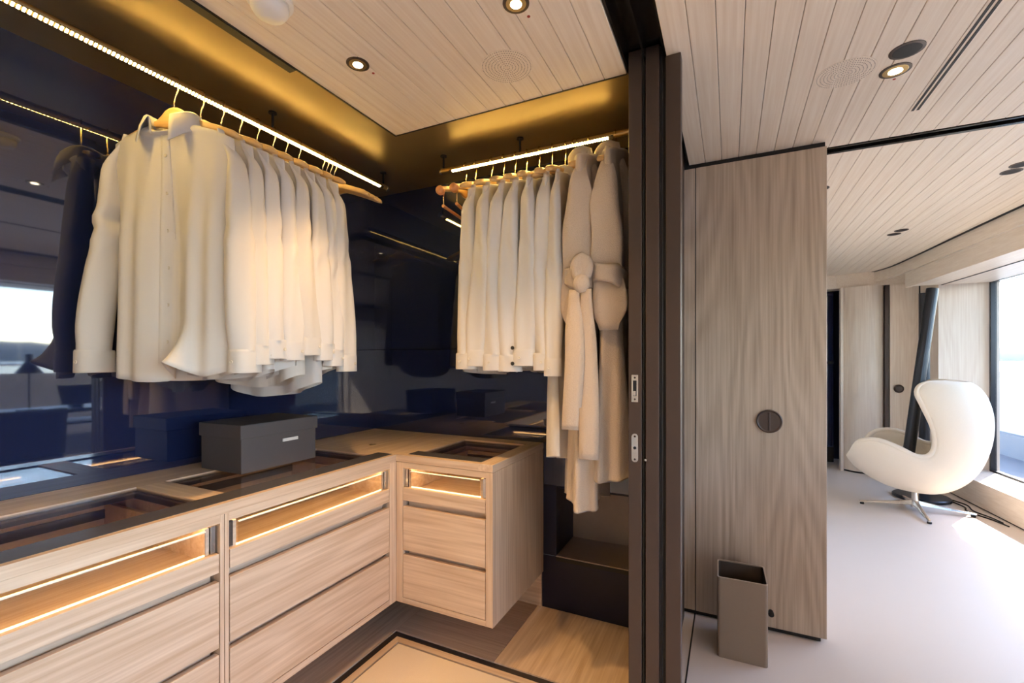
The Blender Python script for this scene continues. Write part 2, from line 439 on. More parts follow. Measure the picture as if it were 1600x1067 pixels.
# ------------------------------------------------------------------ sliding doors and jamb
def latch(parent, x, y, z, kind):
    hw, hh = (0.0105, 0.044) if kind == 'keep' else (0.0105, 0.046)
    mb = MB()
    if kind == 'keep':
        mb.box(x - hw, x + hw, y - 0.002, y, z - hh, z + hh)
    else:
        pts = []
        for k in range(24):
            a = 2 * PI * k / 24
            pts.append((hw * math.cos(a), (hh - hw) * (1 if math.sin(a) > 0 else -1) + hw * math.sin(a)))
        mb.add([(x + u, y - 0.002, z + w) for u, w in pts] + [(x + u, y, z + w) for u, w in pts],
               [tuple(range(24)), tuple(range(47, 23, -1))] + [(i, 24 + i, 24 + (i + 1) % 24, (i + 1) % 24) for i in range(24)])
    lp = part(parent, 'latch_plate', mb, 'chrome')
    lp['label'] = 'steel latch plate let into the door edge'
    if kind == 'keep':
        part(lp, 'slot', B(x - 0.0055, x + 0.0055, y - 0.003, y - 0.002, z - 0.024, z + 0.026), 'lamp_black')
        part(lp, 'bolt', B(x - 0.004, x + 0.004, y - 0.008, y - 0.003, z - 0.022, z - 0.008), 'chrome')
    else:
        part(lp, 'keyhole', MB().lathe([(0, 0), (0.005, 0), (0.005, -0.001), (0, -0.001)], (x, y - 0.002, z), 12, 'y'), 'lamp_black')
    for dz in (hh - 0.009, -hh + 0.009):
        part(lp, 'screw', MB().lathe([(0, 0), (0.0035, 0), (0.003, -0.001), (0, -0.001)], (x, y - 0.002, z + dz), 10, 'y'), 'dark_bronze')

YP = 1.50
for i, (x0, x1) in enumerate([(-0.299, -0.253), (-0.245, -0.199)]):
    d = root('door_%d' % (i + 2), ((x0 + x1) / 2, YP, 0), ['dark bronze sliding door leaf with steel latch plates', 'dark bronze sliding door leaf next to the jamb post'][i], kind='structure')
    part(d, 'leaf', B(x0, x1, YP + 0.02, 2.36, 0.004, ZC + 0.045), 'dark_bronze')
    part(d, 'edge_strip', B(x0 + 0.002, x1 - 0.002, YP, YP + 0.02, 0.004, ZC + 0.04), 'dark_bronze', bevel=0.002)
    part(d, 'brush_seal', B(x1, x1 + 0.005, YP + 0.008, YP + 0.03, 0.004, ZC + 0.03), 'black')
    if i == 0:
        latch(d, -0.2765, YP, 1.157, 'keep'); latch(d, -0.2765, YP, 0.965, 'lock')
    else:
        part(d, 'roller', MB().lathe([(0, 0), (0.004, 0), (0.004, -0.006), (0, -0.006)], (x0 + 0.003, YP, 0.93), 10, 'y'), 'chrome')
j = root('trim_1', (-0.16, YP, 0), 'dark bronze jamb post in front of the ash wall', kind='structure')
part(j, 'post', B(-0.182, -0.137, YP + 0.005, YP + 0.05, 0.0, ZC - 0.001), 'dark_bronze', bevel=0.002)
part(j, 'shadow_gap', B(-0.192, -0.182, YP + 0.02, YP + 0.05, 0.0, ZC + 0.02), 'black')

# ------------------------------------------------------------------ cabin: window wall, soffit, far wall
def strip_prism(y0, y1, xa, xb, z0, z1, n=1):
    pts = [(xa(y0), y0), (xb(y0), y0), (xb(y1), y1), (xa(y1), y1)]
    return MB().prism(pts, z0, z1)

YE = 5.74       # end of the glazing
sw = root('wall_window', (2.1, 3.0, 0), 'oak faced sill bench under the cabin windows', kind='structure')
part(sw, 'sill_front', strip_prism(YBACK, YE, lambda y: sill_x(y), lambda y: sill_x(y) + 0.02, 0.014, 0.22), 'cabin_oak_y')
part(sw, 'sill_top', strip_prism(YBACK, YE, lambda y: sill_x(y) + 0.02, lambda y: glass_x(y) + 0.05, 0.20, 0.22), 'cabin_oak_y')
part(sw, 'kick_gap', strip_prism(YBACK, YE, lambda y: sill_x(y) + 0.012, lambda y: sill_x(y) + 0.03, 0.0, 0.014), 'black')
part(sw, 'return_panel', MB().prism([(sill_x(YE) - 0.03, YE), (glass_x(YE) + 0.06, YE), (glass_x(YE) + 0.06, YE + 0.05), (sill_x(YE) - 0.03, YE + 0.05)], 0.0, 2.0), 'cabin_oak_z')
# windows: real frames and panes
WY = [(-2.2, -0.85), (-0.80, 0.95), (1.0, 2.72), (2.80, 4.20), (4.24, YE - 0.02)]
for i, (ya, yb) in enumerate(WY):
    w = root('window_%d' % (i + 1), (glass_x((ya + yb) / 2), (ya + yb) / 2, 0.22), 'tall cabin window in a slim dark frame', kind='structure')
    gx = glass_x
    part(w, 'pane', strip_prism(ya + 0.02, yb - 0.02, lambda y: gx(y) - 0.004, lambda y: gx(y) + 0.004, 0.235, 1.965), 'pane')
    part(w, 'frame', strip_prism(ya, ya + 0.022, lambda y: gx(y) - 0.02, lambda y: gx(y) + 0.02, 0.22, 1.98), 'lamp_black')
    part(w, 'frame', strip_prism(yb - 0.022, yb, lambda y: gx(y) - 0.02, lambda y: gx(y) + 0.02, 0.22, 1.98), 'lamp_black')
    part(w, 'frame', strip_prism(ya, yb, lambda y: gx(y) - 0.02, lambda y: gx(y) + 0.02, 0.22, 0.236), 'lamp_black')
    part(w, 'frame', strip_prism(ya, yb, lambda y: gx(y) - 0.02, lambda y: gx(y) + 0.02, 1.964, 1.98), 'lamp_black')
    if i + 1 < len(WY):
        part(sw, 'mullion', strip_prism(yb, WY[i + 1][0], lambda y: gx(y) - 0.05, lambda y: gx(y) + 0.05, 0.22, 1.98), 'lamp_black')

# ceiling edge curve: (x, y) going from behind the camera to the far rounded corner
def catmull(P, n):
    out = []
    for i in range(len(P) - 1):
        p0, p1, p2, p3 = [Vector(P[max(0, min(len(P) - 1, k))]) for k in (i - 1, i, i + 1, i + 2)]
        for s in range(n):
            t = s / n
            out.append(0.5 * ((2 * p1) + (p2 - p0) * t + (2 * p0 - 5 * p1 + 4 * p2 - p3) * t * t + (3 * p1 - p0 - 3 * p2 + p3) * t ** 3))
    out.append(Vector(P[-1])); return out
EDGE = catmull([(2.05, YBACK, 0), (1.80, 2.0, 0), (1.646, 3.914, 0), (1.59, 4.7, 0), (1.545, 5.4, 0), (1.49, 5.95, 0), (1.36, 6.25, 0), (1.13, 6.36, 0), (0.30, 6.42, 0)], 8)
def ribbon(off0, off1, z0, z1, curve=EDGE):
    """band swept along the ceiling edge between two offsets to the outside"""
    mb = MB(); rows = []
    for i, p in enumerate(curve):
        t = (curve[min(i + 1, len(curve) - 1)] - curve[max(i - 1, 0)]).normalized()
        nrm = Vector((t.y, -t.x, 0))
        a, b = p + nrm * off0, p + nrm * off1
        rows.append([(a.x, a.y, z0), (b.x, b.y, z0), (b.x, b.y, z1), (a.x, a.y, z1)])
    return mb.grid(rows, close_u=True, cap=True)
cf = root('trim_2', (1.6, 4.6, 1.95), 'oak fascia curving round the edge of the cabin ceiling', kind='structure')
part(cf, 'shadow_line', ribbon(-0.012, 0.012, ZC - 0.003, ZC + 0.03), 'black')
part(cf, 'cove_band', ribbon(0.012, 0.04, 2.10, ZC + 0.03), 'cabin_oak_y')
front = [p for p in EDGE if p.y < YE + 0.02 and p.x > 1.2]
part(cf, 'fascia', ribbon(0.034, 0.06, 1.955, 2.105, front), 'cabin_oak_y')
part(cf, 'soffit', MB().grid([[(p.x + 0.05, p.y, 1.968), (glass_x(p.y) + 0.06, p.y, 1.968), (glass_x(p.y) + 0.06, p.y, 1.99), (p.x + 0.05, p.y, 1.99)] for p in front], close_u=True, cap=True), 'cabin_oak_y')
part(cf, 'soffit_slit', MB().grid([[(p.x + 0.30, p.y, 1.964), (p.x + 0.312, p.y, 1.964), (p.x + 0.312, p.y, 1.97), (p.x + 0.30, p.y, 1.97)] for p in front], close_u=True, cap=True), 'black')
part(cf, 'upper_fill', B(1.7, 2.75, YBACK, 7.0, ZC + 0.0, ZC + 0.02), 'black')

# far wall: curved ash panel, slots, dark doorway
fw = root('wall_far', (1.4, 6.2, 0), 'curved pale oak wall at the end of the cabin', kind='structure')
cur = catmull([(1.158, 6.25, 0), (1.25, 6.17, 0), (1.36, 6.14, 0), (1.45, 6.16, 0), (1.525, 6.25, 0)], 8)
part(fw, 'curved_panel', ribbon(-0.0, -0.03, 0.02, 2.06, cur), 'cabin_oak_z', smooth=False)
part(fw, 'door_post', B(1.128, 1.154, 6.22, 6.30, 0.0, 2.06), 'cabin_oak_z')
part(fw, 'plinth', ribbon(-0.012, -0.03, 0.0, 0.02, cur), 'black')
part(fw, 'slot', B(1.52, 1.56, 6.20, 6.32, 0.0, 2.06), 'dark_bronze')
part(fw, 'flat_panel', B(1.56, 1.80, 6.18, 6.22, 0.0, 2.06), 'cabin_oak_z')
part(fw, 'slot', B(1.80, 1.815, 6.19, 6.25, 0.0, 2.06), 'black')
part(fw, 'flat_panel', MB().prism([(1.815, 6.18), (1.86, 5.80), (1.90, 5.80), (1.90, 6.22), (1.815, 6.22)], 0.0, 2.06), 'cabin_oak_z')
part(fw, 'header', MB().prism([(0.385, 6.30), (1.10, 6.28), (1.36, 6.17), (1.55, 6.20), (1.9, 6.20), (1.9, 6.5), (0.385, 6.5)], 2.06, ZC + 0.02), 'cabin_oak_y')
part(fw, 'room_end', B(0.385, 2.2, 6.95, 7.0, 0.0, ZC), 'navy_matt')
part(fw, 'side_blank', B(1.9, 2.20, 5.80, 6.95, 0.0, ZC), 'cabin_oak_z')
part(fw, 'door_knob', MB().lathe([(0, 0), (0.04, 0), (0.045, -0.012), (0.03, -0.022), (0, -0.022)], (1.63, 6.18, 0.94), 20, 'y'), 'dark_bronze')
d4 = root('door_4', (1.05, 6.6, 0), 'dark glazed door at the end of the cabin', kind='structure')
part(d4, 'leaf', B(0.40, 1.128, 6.62, 6.65, 0.02, 2.06), 'navy')
part(d4, 'rail', B(0.40, 1.128, 6.60, 6.62, 0.02, 0.20), 'black')
part(d4, 'rail', B(0.40, 1.128, 6.60, 6.62, 1.20, 1.23), 'lamp_black')
wr = root('wall_rear', (0, YBACK, 0), 'oak wall behind the viewer', kind='structure')
part(wr, 'panel', B(-2.0, 3.0, YBACK - 0.04, YBACK, 0.0, ZC + 0.1), 'cabin_oak_z')

# ------------------------------------------------------------------ outside: side deck, bulwark, overhang, lake, hills
od = root('exterior_deck', (3.3, 2.5, 0), 'grey side deck with white bulwark outside the windows', kind='structure')
part(od, 'deck', MB().prism([(glass_x(-6) + 0.06, -6), (4.5, -6), (3.9, 12), (glass_x(12) + 0.06, 12)], -0.1, 0.02), 'deck')
bxl = lambda y: 3.55 - 0.0765 * (y - 4.6)
part(od, 'bulwark', strip_prism(-6, 12, lambda y: bxl(y), lambda y: bxl(y) + 0.12, 0.02, 1.03), 'white_paint')
part(od, 'coaming', strip_prism(-6, 12, lambda y: bxl(y) - 0.10, lambda y: bxl(y), 0.02, 0.30), 'deck')
part(od, 'cap_rail', strip_prism(-6, 12, lambda y: bxl(y) - 0.10, lambda y: bxl(y) + 0.16, 1.03, 1.09), 'white_paint')
for k in range(12):
    y = -4 + k * 1.3
    part(od, 'rail_post', MB().tube([(bxl(y) + 0.03, y, 1.09), (bxl(y) + 0.03, y, 1.18)], 0.012, 8), 'chrome')
part(od, 'hand_rail', MB().tube([(bxl(-6) + 0.03, -6, 1.19), (bxl(12) + 0.03, 12, 1.19)], 0.018, 8), 'chrome')
ov = part(od, 'overhang', strip_prism(-6, 12, lambda y: glass_x(y) + 0.06, lambda y: 3.30 - 0.0765 * (y - 4.6), 2.30, 2.45), 'white_paint')
part(od, 'cladding', strip_prism(-6, 12, lambda y: glass_x(y) + 0.055, lambda y: glass_x(y) + 0.12, 1.98, 2.31), 'white_paint')
wt = put('water', MB().prism([(3.7, -3500), (6000, -3500), (6000, 6000), (3.7, 6000)], -4.2, -4.0), 'water')
tag(wt, 'calm blue lake beyond the bulwark', kind='structure')
hm = MB(); rows = []
hr = random.Random(3)
ph = [hr.uniform(0, 6.28) for _ in range(6)]
for i in range(140):
    a = -1.0 + 2.4 * i / 139
    R = 2600
    x, y = R * math.cos(a), R * math.sin(a)
    hgt = 62 + 26 * math.sin(3.1 * a + ph[0]) + 17 * math.sin(8.3 * a + ph[1]) + 8 * math.sin(21 * a + ph[2]) + 4 * math.sin(57 * a + ph[3]) + 2.5 * math.sin(131 * a + ph[4])
    hgt = max(14, hgt)
    rows.append([(x * k, y * k, z) for k, z in ((1, -4), (1.03, hgt * 0.45), (1.09, hgt * 0.8), (1.15, hgt), (1.4, hgt * 0.9))])
hm.grid(rows)
hl = put('hills', hm, 'hill', smooth=True)
tag(hl, 'low wooded hills across the lake', kind='structure')

# ------------------------------------------------------------------ drawer units
Zs = dict(optop=0.775, liptop=0.69, lipbot=0.632, d2t=0.606, d2b=0.414, d3t=0.394, d3b=0.206)

def drawer_unit(loc, along, length, depth, label, st0, st1):
    """along: 'y' for the long run (front faces +X), 'x' for the short run (front faces -Y).
    u runs along the front, w goes back from the front face."""
    r = root('drawer_unit', loc, label, 'drawer unit', 'floating oak drawer units')
    fx, fy = loc[0], loc[1]
    if along == 'y':
        def bb(u0, u1, w0, w1, z0, z1): return B(fx - w1, fx - w0, fy + u0, fy + u1, z0, z1)
        g, gz = 'oak_y', 'oak_z'
    else:
        def bb(u0, u1, w0, w1, z0, z1): return B(fx + u0, fx + u1, fy + w0, fy + w1, z0, z1)
        g, gz = 'oak_x', 'oak_z'
    z1 = 0.7985
    part(r, 'side_panel', bb(0, st0, 0.0, depth, ZB, z1), gz, bevel=0.001)
    part(r, 'side_panel', bb(length - st1, length, 0.0, depth, ZB, z1), gz, bevel=0.001)
    part(r, 'base_panel', bb(st0, length - st1, 0.0, depth, ZB, 0.203), g, bevel=0.001)
    part(r, 'back_panel', bb(st0, length - st1, depth - 0.012, depth, 0.203, z1), g)
    part(r, 'front_rail', bb(st0, length - st1, 0.0, 0.018, Zs['optop'], z1), g)
    a, b = st0 + 0.003, length - st1 - 0.003
    # glass fronted display drawer
    d = part(r, 'drawer', bb(a, b, 0.0, 0.018, Zs['lipbot'], Zs['liptop'] - 0.002), g, bevel=0.001)
    part(d, 'tray_floor', bb(a, b, 0.018, depth - 0.03, 0.640, 0.674), g)
    part(d, 'tray_side', bb(a + 0.018, a + 0.030, 0.018, depth - 0.03, 0.652, 0.765), g)
    part(d, 'tray_side', bb(b - 0.030, b - 0.018, 0.018, depth - 0.03, 0.652, 0.765), g)
    part(d, 'tray_back', bb(a, b, depth - 0.045, depth - 0.03, 0.652, 0.765), g)
    part(d, 'felt_lining', bb(a + 0.03, b - 0.03, depth - 0.052, depth - 0.045, 0.715, 0.745), 'felt')
    n = 1
    for k in range(1, n):
        uu = a + (b - a) * k / n
        part(d, 'divider', bb(uu - 0.004, uu + 0.004, 0.14, depth - 0.05, 0.652, 0.712), g)
    part(d, 'glass_front', bb(a + 0.032, b - 0.032, 0.009, 0.015, Zs['liptop'], 0.758), 'pane_top')
    part(d, 'glass_edge', bb(a + 0.032, b - 0.032, 0.008, 0.016, 0.758, 0.7610), 'edge_glow_tint')
    part(d, 'lip_glow_line', bb(a + 0.03, b - 0.03, 0.0185, 0.024, 0.684, 0.691), 'lip_glow')  # added glowing strip, stands for the lip top lit from above
    part(r, 'led_strip', bb(a + 0.03, b - 0.03, 0.0190, 0.027, 0.7765, 0.7805), 'led_tray')
    for u0 in (a + 0.004, b - 0.016):
        part(d, 'runner', bb(u0, u0 + 0.012, 0.012, 0.03, Zs['liptop'] + 0.001, 0.768), 'chrome')
    for (zt, zb) in ((Zs['d2t'], Zs['d2b']), (Zs['d3t'], Zs['d3b'])):
        dd = part(r, 'drawer', bb(a, b, 0.0, 0.020, zb, zt), g, bevel=0.001)
        part(dd, 'finger_recess', bb(a + 0.006, b - 0.006, 0.032, 0.040, zt - 0.010, zt + 0.030), g)
        part(dd, 'drawer_box', bb(a + 0.012, b - 0.012, 0.041, depth - 0.04, zb + 0.01, zt - 0.01), g)
    return r

ULEN = CY0 + 0.004 - 0.841
drawer_unit((CX0, 0.841, 0.0), 'y', ULEN, XL * -1 + CX0 - 0.004, 'pale oak floating drawer unit under the grey box, next to the corner', 0.012, 0.046)
drawer_unit((CX0, 0.076, 0.0), 'y', 0.763, XL * -1 + CX0 - 0.004, 'pale oak floating drawer unit on the long run, farther from the corner', 0.012, 0.012)
drawer_unit((CX0 + 0.002, CY0, 0.0), 'x', CXR - CX0 - 0.002, YB - CY0 - 0.004, 'narrow oak floating drawer unit beside the hanging robes', 0.034, 0.032)

# ------------------------------------------------------------------ worktop
wtop = root('worktop', (-1.6, 1.2, 0.80), 'L-shaped oak worktop with glass viewing panes over the drawers', 'worktop')
TH = 0.80
Y0 = 0.062
def top(x0, x1, y0, y1, m): part(wtop, 'worktop_board', B(x0, x1, y0, y1, TH, ZT), m, bevel=0.0008)
top(XL + 0.002, -1.765, Y0, YB - 0.002, 'oak_y')                # back strip along the wall
top(-1.765, CX0, 1.60, YB - 0.002, 'oak_y')                     # corner
top(-1.765, -1.436, 0.820, 0.905, 'oak_x')                      # bridge between the panes
top(-1.765, -1.436, 1.545, 1.60, 'oak_x')
top(-1.765, CX0, Y0, 0.10, 'oak_x')
top(-1.354, CX0, 0.10, 1.60, 'oak_y')                           # front edge
top(CX0, -1.262, 1.628, YB - 0.002, 'oak_x')
top(-1.262, -0.918, 2.062, YB - 0.002, 'oak_x')
top(-0.918, CXR, 1.60, YB - 0.002, 'oak_y')
top(CX0, -0.918, 1.60, 1.628, 'oak_x')
part(wtop, 'edge_lip', B(CX0 - 0.018, CX0, Y0, 1.60, 0.7985, TH), 'oak_y')
for (x0, x1, y0, y1) in ((-1.765, -1.436, 0.10, 0.820), (-1.765, -1.436, 0.905, 1.545), (-1.262, -0.918, 1.70, 2.062)):
    p = part(wtop, 'glass_pane', B(x0 + 0.001, x1 - 0.001, y0 + 0.001, y1 - 0.001, ZT - 0.011, ZT - 0.004), 'pane_top')
    part(p, 'felt_rebate', B(x0, x0 + 0.012, y0, y1, TH - 0.002, ZT - 0.012), 'felt')
    part(p, 'felt_rebate', B(x0, x1, y1 - 0.012, y1, TH - 0.002, ZT - 0.012), 'felt')
part(wtop, 'dark_glass_edge', B(-1.436, -1.354, 0.10, 1.598, TH + 0.002, ZT + 0.001), 'dark_band')
part(wtop, 'dark_glass_edge', B(-1.290, -0.919, 1.628, 1.70, TH + 0.002, ZT + 0.0012), 'dark_band')
for (x, y, rr) in ((-1.595, 1.735, 0.013), (-0.905, 2.05, 0.006)):
    gm = part(wtop, 'cable_grommet', MB().lathe([(rr, 0.0), (rr + 0.004, 0.0), (rr + 0.004, 0.002), (rr, 0.002)], (x, y, ZT), 20), 'brass')
    part(gm, 'plug', MB().lathe([(0, 0), (rr, 0), (rr * 0.6, 0.0012), (0, 0.0012)], (x, y, ZT), 16), 'felt' if rr > 0.01 else 'brass')

# ------------------------------------------------------------------ hanging rails
def rail(name, p0, p1, side, label, led0, led1, brackets):
    """side: unit vector the LEDs face (horizontally)"""
    p0, p1 = Vector(p0), Vector(p1); t = (p1 - p0).normalized(); side = Vector(side)
    r = root(name, tuple(p0), label, 'rail', 'illuminated hanging rails')
    part(r, 'tube', MB().tube([p0, p1], 0.0125, 16), 'brass', smooth=False)
    face = (side * 0.55 + Vector((0, 0, -1)) * 0.83).normalized()
    tang = t
    bit = face.cross(tang)
    mb = MB(); s = led0
    n = int((led1 - led0) / 0.0105)
    for k in range(n):
        c = p0 + t * (led0 + k * 0.0105) + face * 0.0138
        a, b = tang * 0.0025, bit * 0.0055
        f = face * 0.0012
        mb.add([c - a - b, c + a - b, c + a + b, c - a + b, c - a - b + f, c + a - b + f, c + a + b + f, c - a + b + f],
               [(0, 1, 2, 3), (4, 7, 6, 5), (0, 4, 5, 1), (1, 5, 6, 2), (2, 6, 7, 3), (3, 7, 4, 0)])
    o = part(r, 'led_strip', mb, 'led'); o['kind'] = 'stuff'
    base = MB(); c0, c1 = p0 + t * (led0 - 0.02) + face * 0.0115, p0 + t * (led1 + 0.01) + face * 0.0115
    base.grid([[c - bit * 0.007 - face * 0.003, c + bit * 0.007 - face * 0.003, c + bit * 0.007 + face * 0.0022, c - bit * 0.007 + face * 0.0022] for c in (c0, c1)], close_u=True, cap=True)
    part(r, 'led_channel', base, 'felt')
    for k in brackets:
        c = p0 + t * k
        part(r, 'bracket', MB().tube([(c.x, c.y, p0.z + 0.006), (c.x, c.y, ZM - 0.006)], 0.005, 10), 'lamp_black')
        part(r, 'bracket_plate', MB().lathe([(0, 0), (0.016, 0), (0.016, 0.005), (0, 0.005)], (c.x, c.y, ZM - 0.0055), 16), 'lamp_black')
    for c in (p0, p1):
        part(r, 'end_cap', MB().tube([c - t * 0.004, c + t * 0.004], 0.0145, 14), 'chrome')
    return r
RZ = 2.165
LRX, BRY = -1.65, 1.85
rail('hanging_rail', (LRX, -0.9, RZ), (LRX, 1.90, RZ), (1, 0, 0), 'warm lit rail over the long run of drawers', 0.03, 2.755, (0.2, 1.30, 2.13, 2.775))
rail('hanging_rail', (-1.265, BRY, RZ), (DX + 0.003, BRY, RZ), (0, -1, 0), 'warm lit rail over the narrow drawer unit and robes', 0.07, 0.83, (0.012, 0.42, 0.93))

# ------------------------------------------------------------------ hangers
def hanger_mesh_body():
    mb = MB(); rows = []
    n = 28
    for i in range(n + 1):
        u = -1 + 2 * i / n; x = u * 0.215; au = abs(u)
        zc = -0.127 - 0.056 * au ** 1.35
        hh = 0.012 + 0.022 * math.exp(-(u / 0.21) ** 4)      # tall flat crest in the middle
        th = 0.0065 + 0.013 * max(0.0, (au - 0.35) / 0.65) ** 1.5
        yb = 0.03 * au ** 2
        if i in (0, n): hh *= 0.6; th *= 0.6
        row = []
        for k in range(10):
            a = 2 * PI * k / 10
            ca, sa = math.cos(a), math.sin(a)
            row.append((x, yb + th * math.copysign(abs(ca) ** 0.6, ca), zc + hh * math.copysign(abs(sa) ** 0.6, sa) * (1.25 if sa > 0 else 0.75)))
        rows.append(row)
    return mb.grid(rows, close_u=True, cap=True)
def hook_mesh():
    pts = [(0, 0, -0.115), (0, 0, -0.068), (0.004, 0, -0.052), (0.013, 0, -0.034), (0.0165, 0, -0.016)]
    for k in range(11):
        a = -0.35 + k / 10 * (PI + 0.75)
        pts.append((0.0172 * math.cos(a), 0, 0.0172 * math.sin(a)))
    return MB().tube(pts, 0.0021, 6)
def bar_mesh(): return MB().tube([(-0.19, 0.022, -0.245), (0.19, 0.022, -0.245)], 0.007, 10)
def wire_mesh(sx): return MB().tube([(sx * 0.172, 0.022, -0.165), (sx * 0.185, 0.022, -0.205), (sx * 0.185, 0.022, -0.245)], 0.0022, 6)
HB, HH = hanger_mesh_body().data('hanger_body', smooth=True), hook_mesh().data('hook', smooth=True)
HB.materials.append(M['hanger_wood']); HH.materials.append(M['hook'])
BAR = bar_mesh().data('trouser_bar'); BAR.materials.append(M['cedar'])
ENDK = MB().lathe([(0, -0.017), (0.014, -0.017), (0.019, -0.008), (0.019, 0.008), (0.014, 0.017), (0, 0.017)], (0, 0, 0), 14, 'x').data('end_knob', smooth=True)
ENDK.materials.append(M['cedar'])
WIRES = [wire_mesh(s).data('bar_wire') for s in (-1, 1)]
for w_ in WIRES: w_.materials.append(M['hook'])
def link(name, me, parent, loc=(0, 0, 0)):
    o = bpy.data.objects.new(name, me); COL.objects.link(o); o.parent = parent; o.location = loc; return o
def hanger(loc, rz, label, group, bar=False, tilt=0.0):
    r = root('clothes_hanger', loc, label, 'hanger', group, rotz=rz)
    link('hanger_body', HB, r); link('hook', HH, r)
    if bar:
        link('trouser_bar', BAR, r)
        for w_ in WIRES: link('bar_wire', w_, r)
        for sx in (-1, 1): link('end_knob', ENDK, r, (sx * 0.205, 0.027, -0.182))
    return r

# ------------------------------------------------------------------ shirts
def smooth01(t): t = max(0.0, min(1.0, t)); return t * t * (3 - 2 * t)
def interp(tab, z):
    for (a, va), (b, vb) in zip(tab, tab[1:]):
        if z >= b:
            t = smooth01((a - z) / (a - b)); return va + (vb - va) * t
    return tab[-1][1]
def pw(c, e): return math.copysign(abs(c) ** e, c)

GD = 0.042     # how far the garments sit below the hook origin's first layout
def torso_mesh(rg, length, wide=1.0, folds=1.0, tail=0.045, thick=1.0):
    W = [(-0.098, 0.058), (-0.106, 0.080), (-0.128, 0.150), (-0.156, 0.210), (-0.20, 0.214), (-0.36, 0.212), (-0.60, 0.222), (-length, 0.240)]
    D = [(-0.098, 0.046), (-0.106, 0.046), (-0.130, 0.026), (-0.156, 0.014), (-0.20, 0.018), (-0.40, 0.028), (-length, 0.038)]
    p1, p2, p3 = rg.uniform(0, 6.28), rg.uniform(0, 6.28), rg.uniform(0, 6.28)
    k1, k2 = rg.uniform(2.2, 3.0), rg.uniform(4.2, 5.6)
    lean = rg.uniform(-0.012, 0.012)
    nth, rows = 64, []
    zs = [-0.098, -0.102, -0.106, -0.115, -0.128, -0.142, -0.156, -0.178] + [-0.20 - (length - 0.20) * k / 22 for k in range(23)]
    for z in zs:
        w, d = interp(W, z) * (wide if z < -0.13 else 1), interp(D, z) * thick
        dn = smooth01((-z - 0.16) / (length - 0.2))
        row = []
        for i in range(nth):
            a = 2 * PI * i / nth
            x = w * pw(math.cos(a), 0.75)
            s = math.sin(a)
            y = d * pw(s, 0.75)
            un = x / 0.23
            amp = folds * dn
            y += amp * (0.013 * math.sin(k1 * un * PI / 1.6 + p1 + 0.8 * dn) + 0.010 * math.sin(k2 * un * 2 + p2)) + lean * dn
            y += amp * 0.007 * math.sin(7.3 * un + p3 + (1.3 if s > 0 else -0.9))
            zz = z
            if z < -0.5: zz = z + tail * (abs(un) ** 2.2) * smooth01((-z - 0.5) / (length - 0.5)) + 0.006 * dn * math.sin(3 * un + p2)
            row.append((x * (1 + 0.02 * amp * math.sin(4 * dn * 3 + p1)), y, zz - GD))
        rows.append(row)
    return MB().grid(rows, close_u=True)

def sleeve_mesh(rg, sx, end, hw=0.040, bend=0.0, thick=1.0):
    """pressed sleeve: narrow at the shoulder point, creased front and back, widening to the cuff"""
    ph, ph2 = rg.uniform(0, 6.28), rg.uniform(0, 6.28)
    rows = []; n = 28; L = end - 0.128
    k = 34
    sway = rg.uniform(-0.016, 0.016); elbow = rg.uniform(0.40, 0.55); tw = rg.uniform(-0.5, 0.5)
    for j in range(k + 1):
        t = j / k
        z = -0.128 - L * t
        x = 0.168 + 0.052 * smooth01(t * 6) + 0.030 * t + bend * math.sin(PI * t) * 0.02
        hy = hw * (0.28 + 0.40 * smooth01(t * 5) + 0.55 * smooth01((t - 0.08) / 0.75) - 0.14 * smooth01((t - 0.88) / 0.12))
        hx = (0.006 + 0.012 * smooth01(t * 4) + 0.010 * smooth01(t * 1.3)) * thick
        yc = sway * math.sin(PI * t * 0.9) + bend * 0.045 * smooth01((t - elbow) / 0.5)
        an = tw * (0.2 + smooth01(t)) * 0.6
        ca0, sa0 = math.cos(an), math.sin(an)
        row = []
        for i in range(n):
            a = 2 * PI * i / n
            cx_, sy_ = math.cos(a), math.sin(a)
            xx = hx * pw(cx_, 1.15) + 0.005 * math.sin(2.0 * sy_ * 2 + ph + 4 * t) * smooth01(t * 3)
            xx += 0.0045 * math.sin(38 * (t - elbow) + 3 * sy_ + ph2) * math.exp(-((t - elbow) / 0.10) ** 2)
            yy = hy * pw(sy_, 0.95)
            row.append((sx * (x + xx * ca0 - yy * sa0 * 0.35), yc + yy * ca0 + xx * sa0 * 0.35, z - GD))
        rows.append(row)
    mb = MB().grid(rows, close_u=True, cap=False)
    cuff_c = (sx * x, yc, z - GD)
    return mb, cuff_c, hy, hx * 1.05

def cuff_mesh(c, hy, hx, h=0.062):
    rows = []
    for dz, s in ((0.004, 0.99), (0.0, 1.02), (-0.004, 1.03), (-h + 0.003, 1.05), (-h, 1.04), (-h, 0.97), (-0.01, 0.94)):
        rows.append([(c[0] + hx * s * 0.95 * pw(math.cos(2 * PI * i / 24), 0.8), c[1] + hy * s * pw(math.sin(2 * PI * i / 24), 0.8), c[2] + dz) for i in range(24)])
    return MB().grid(rows, close_u=True)

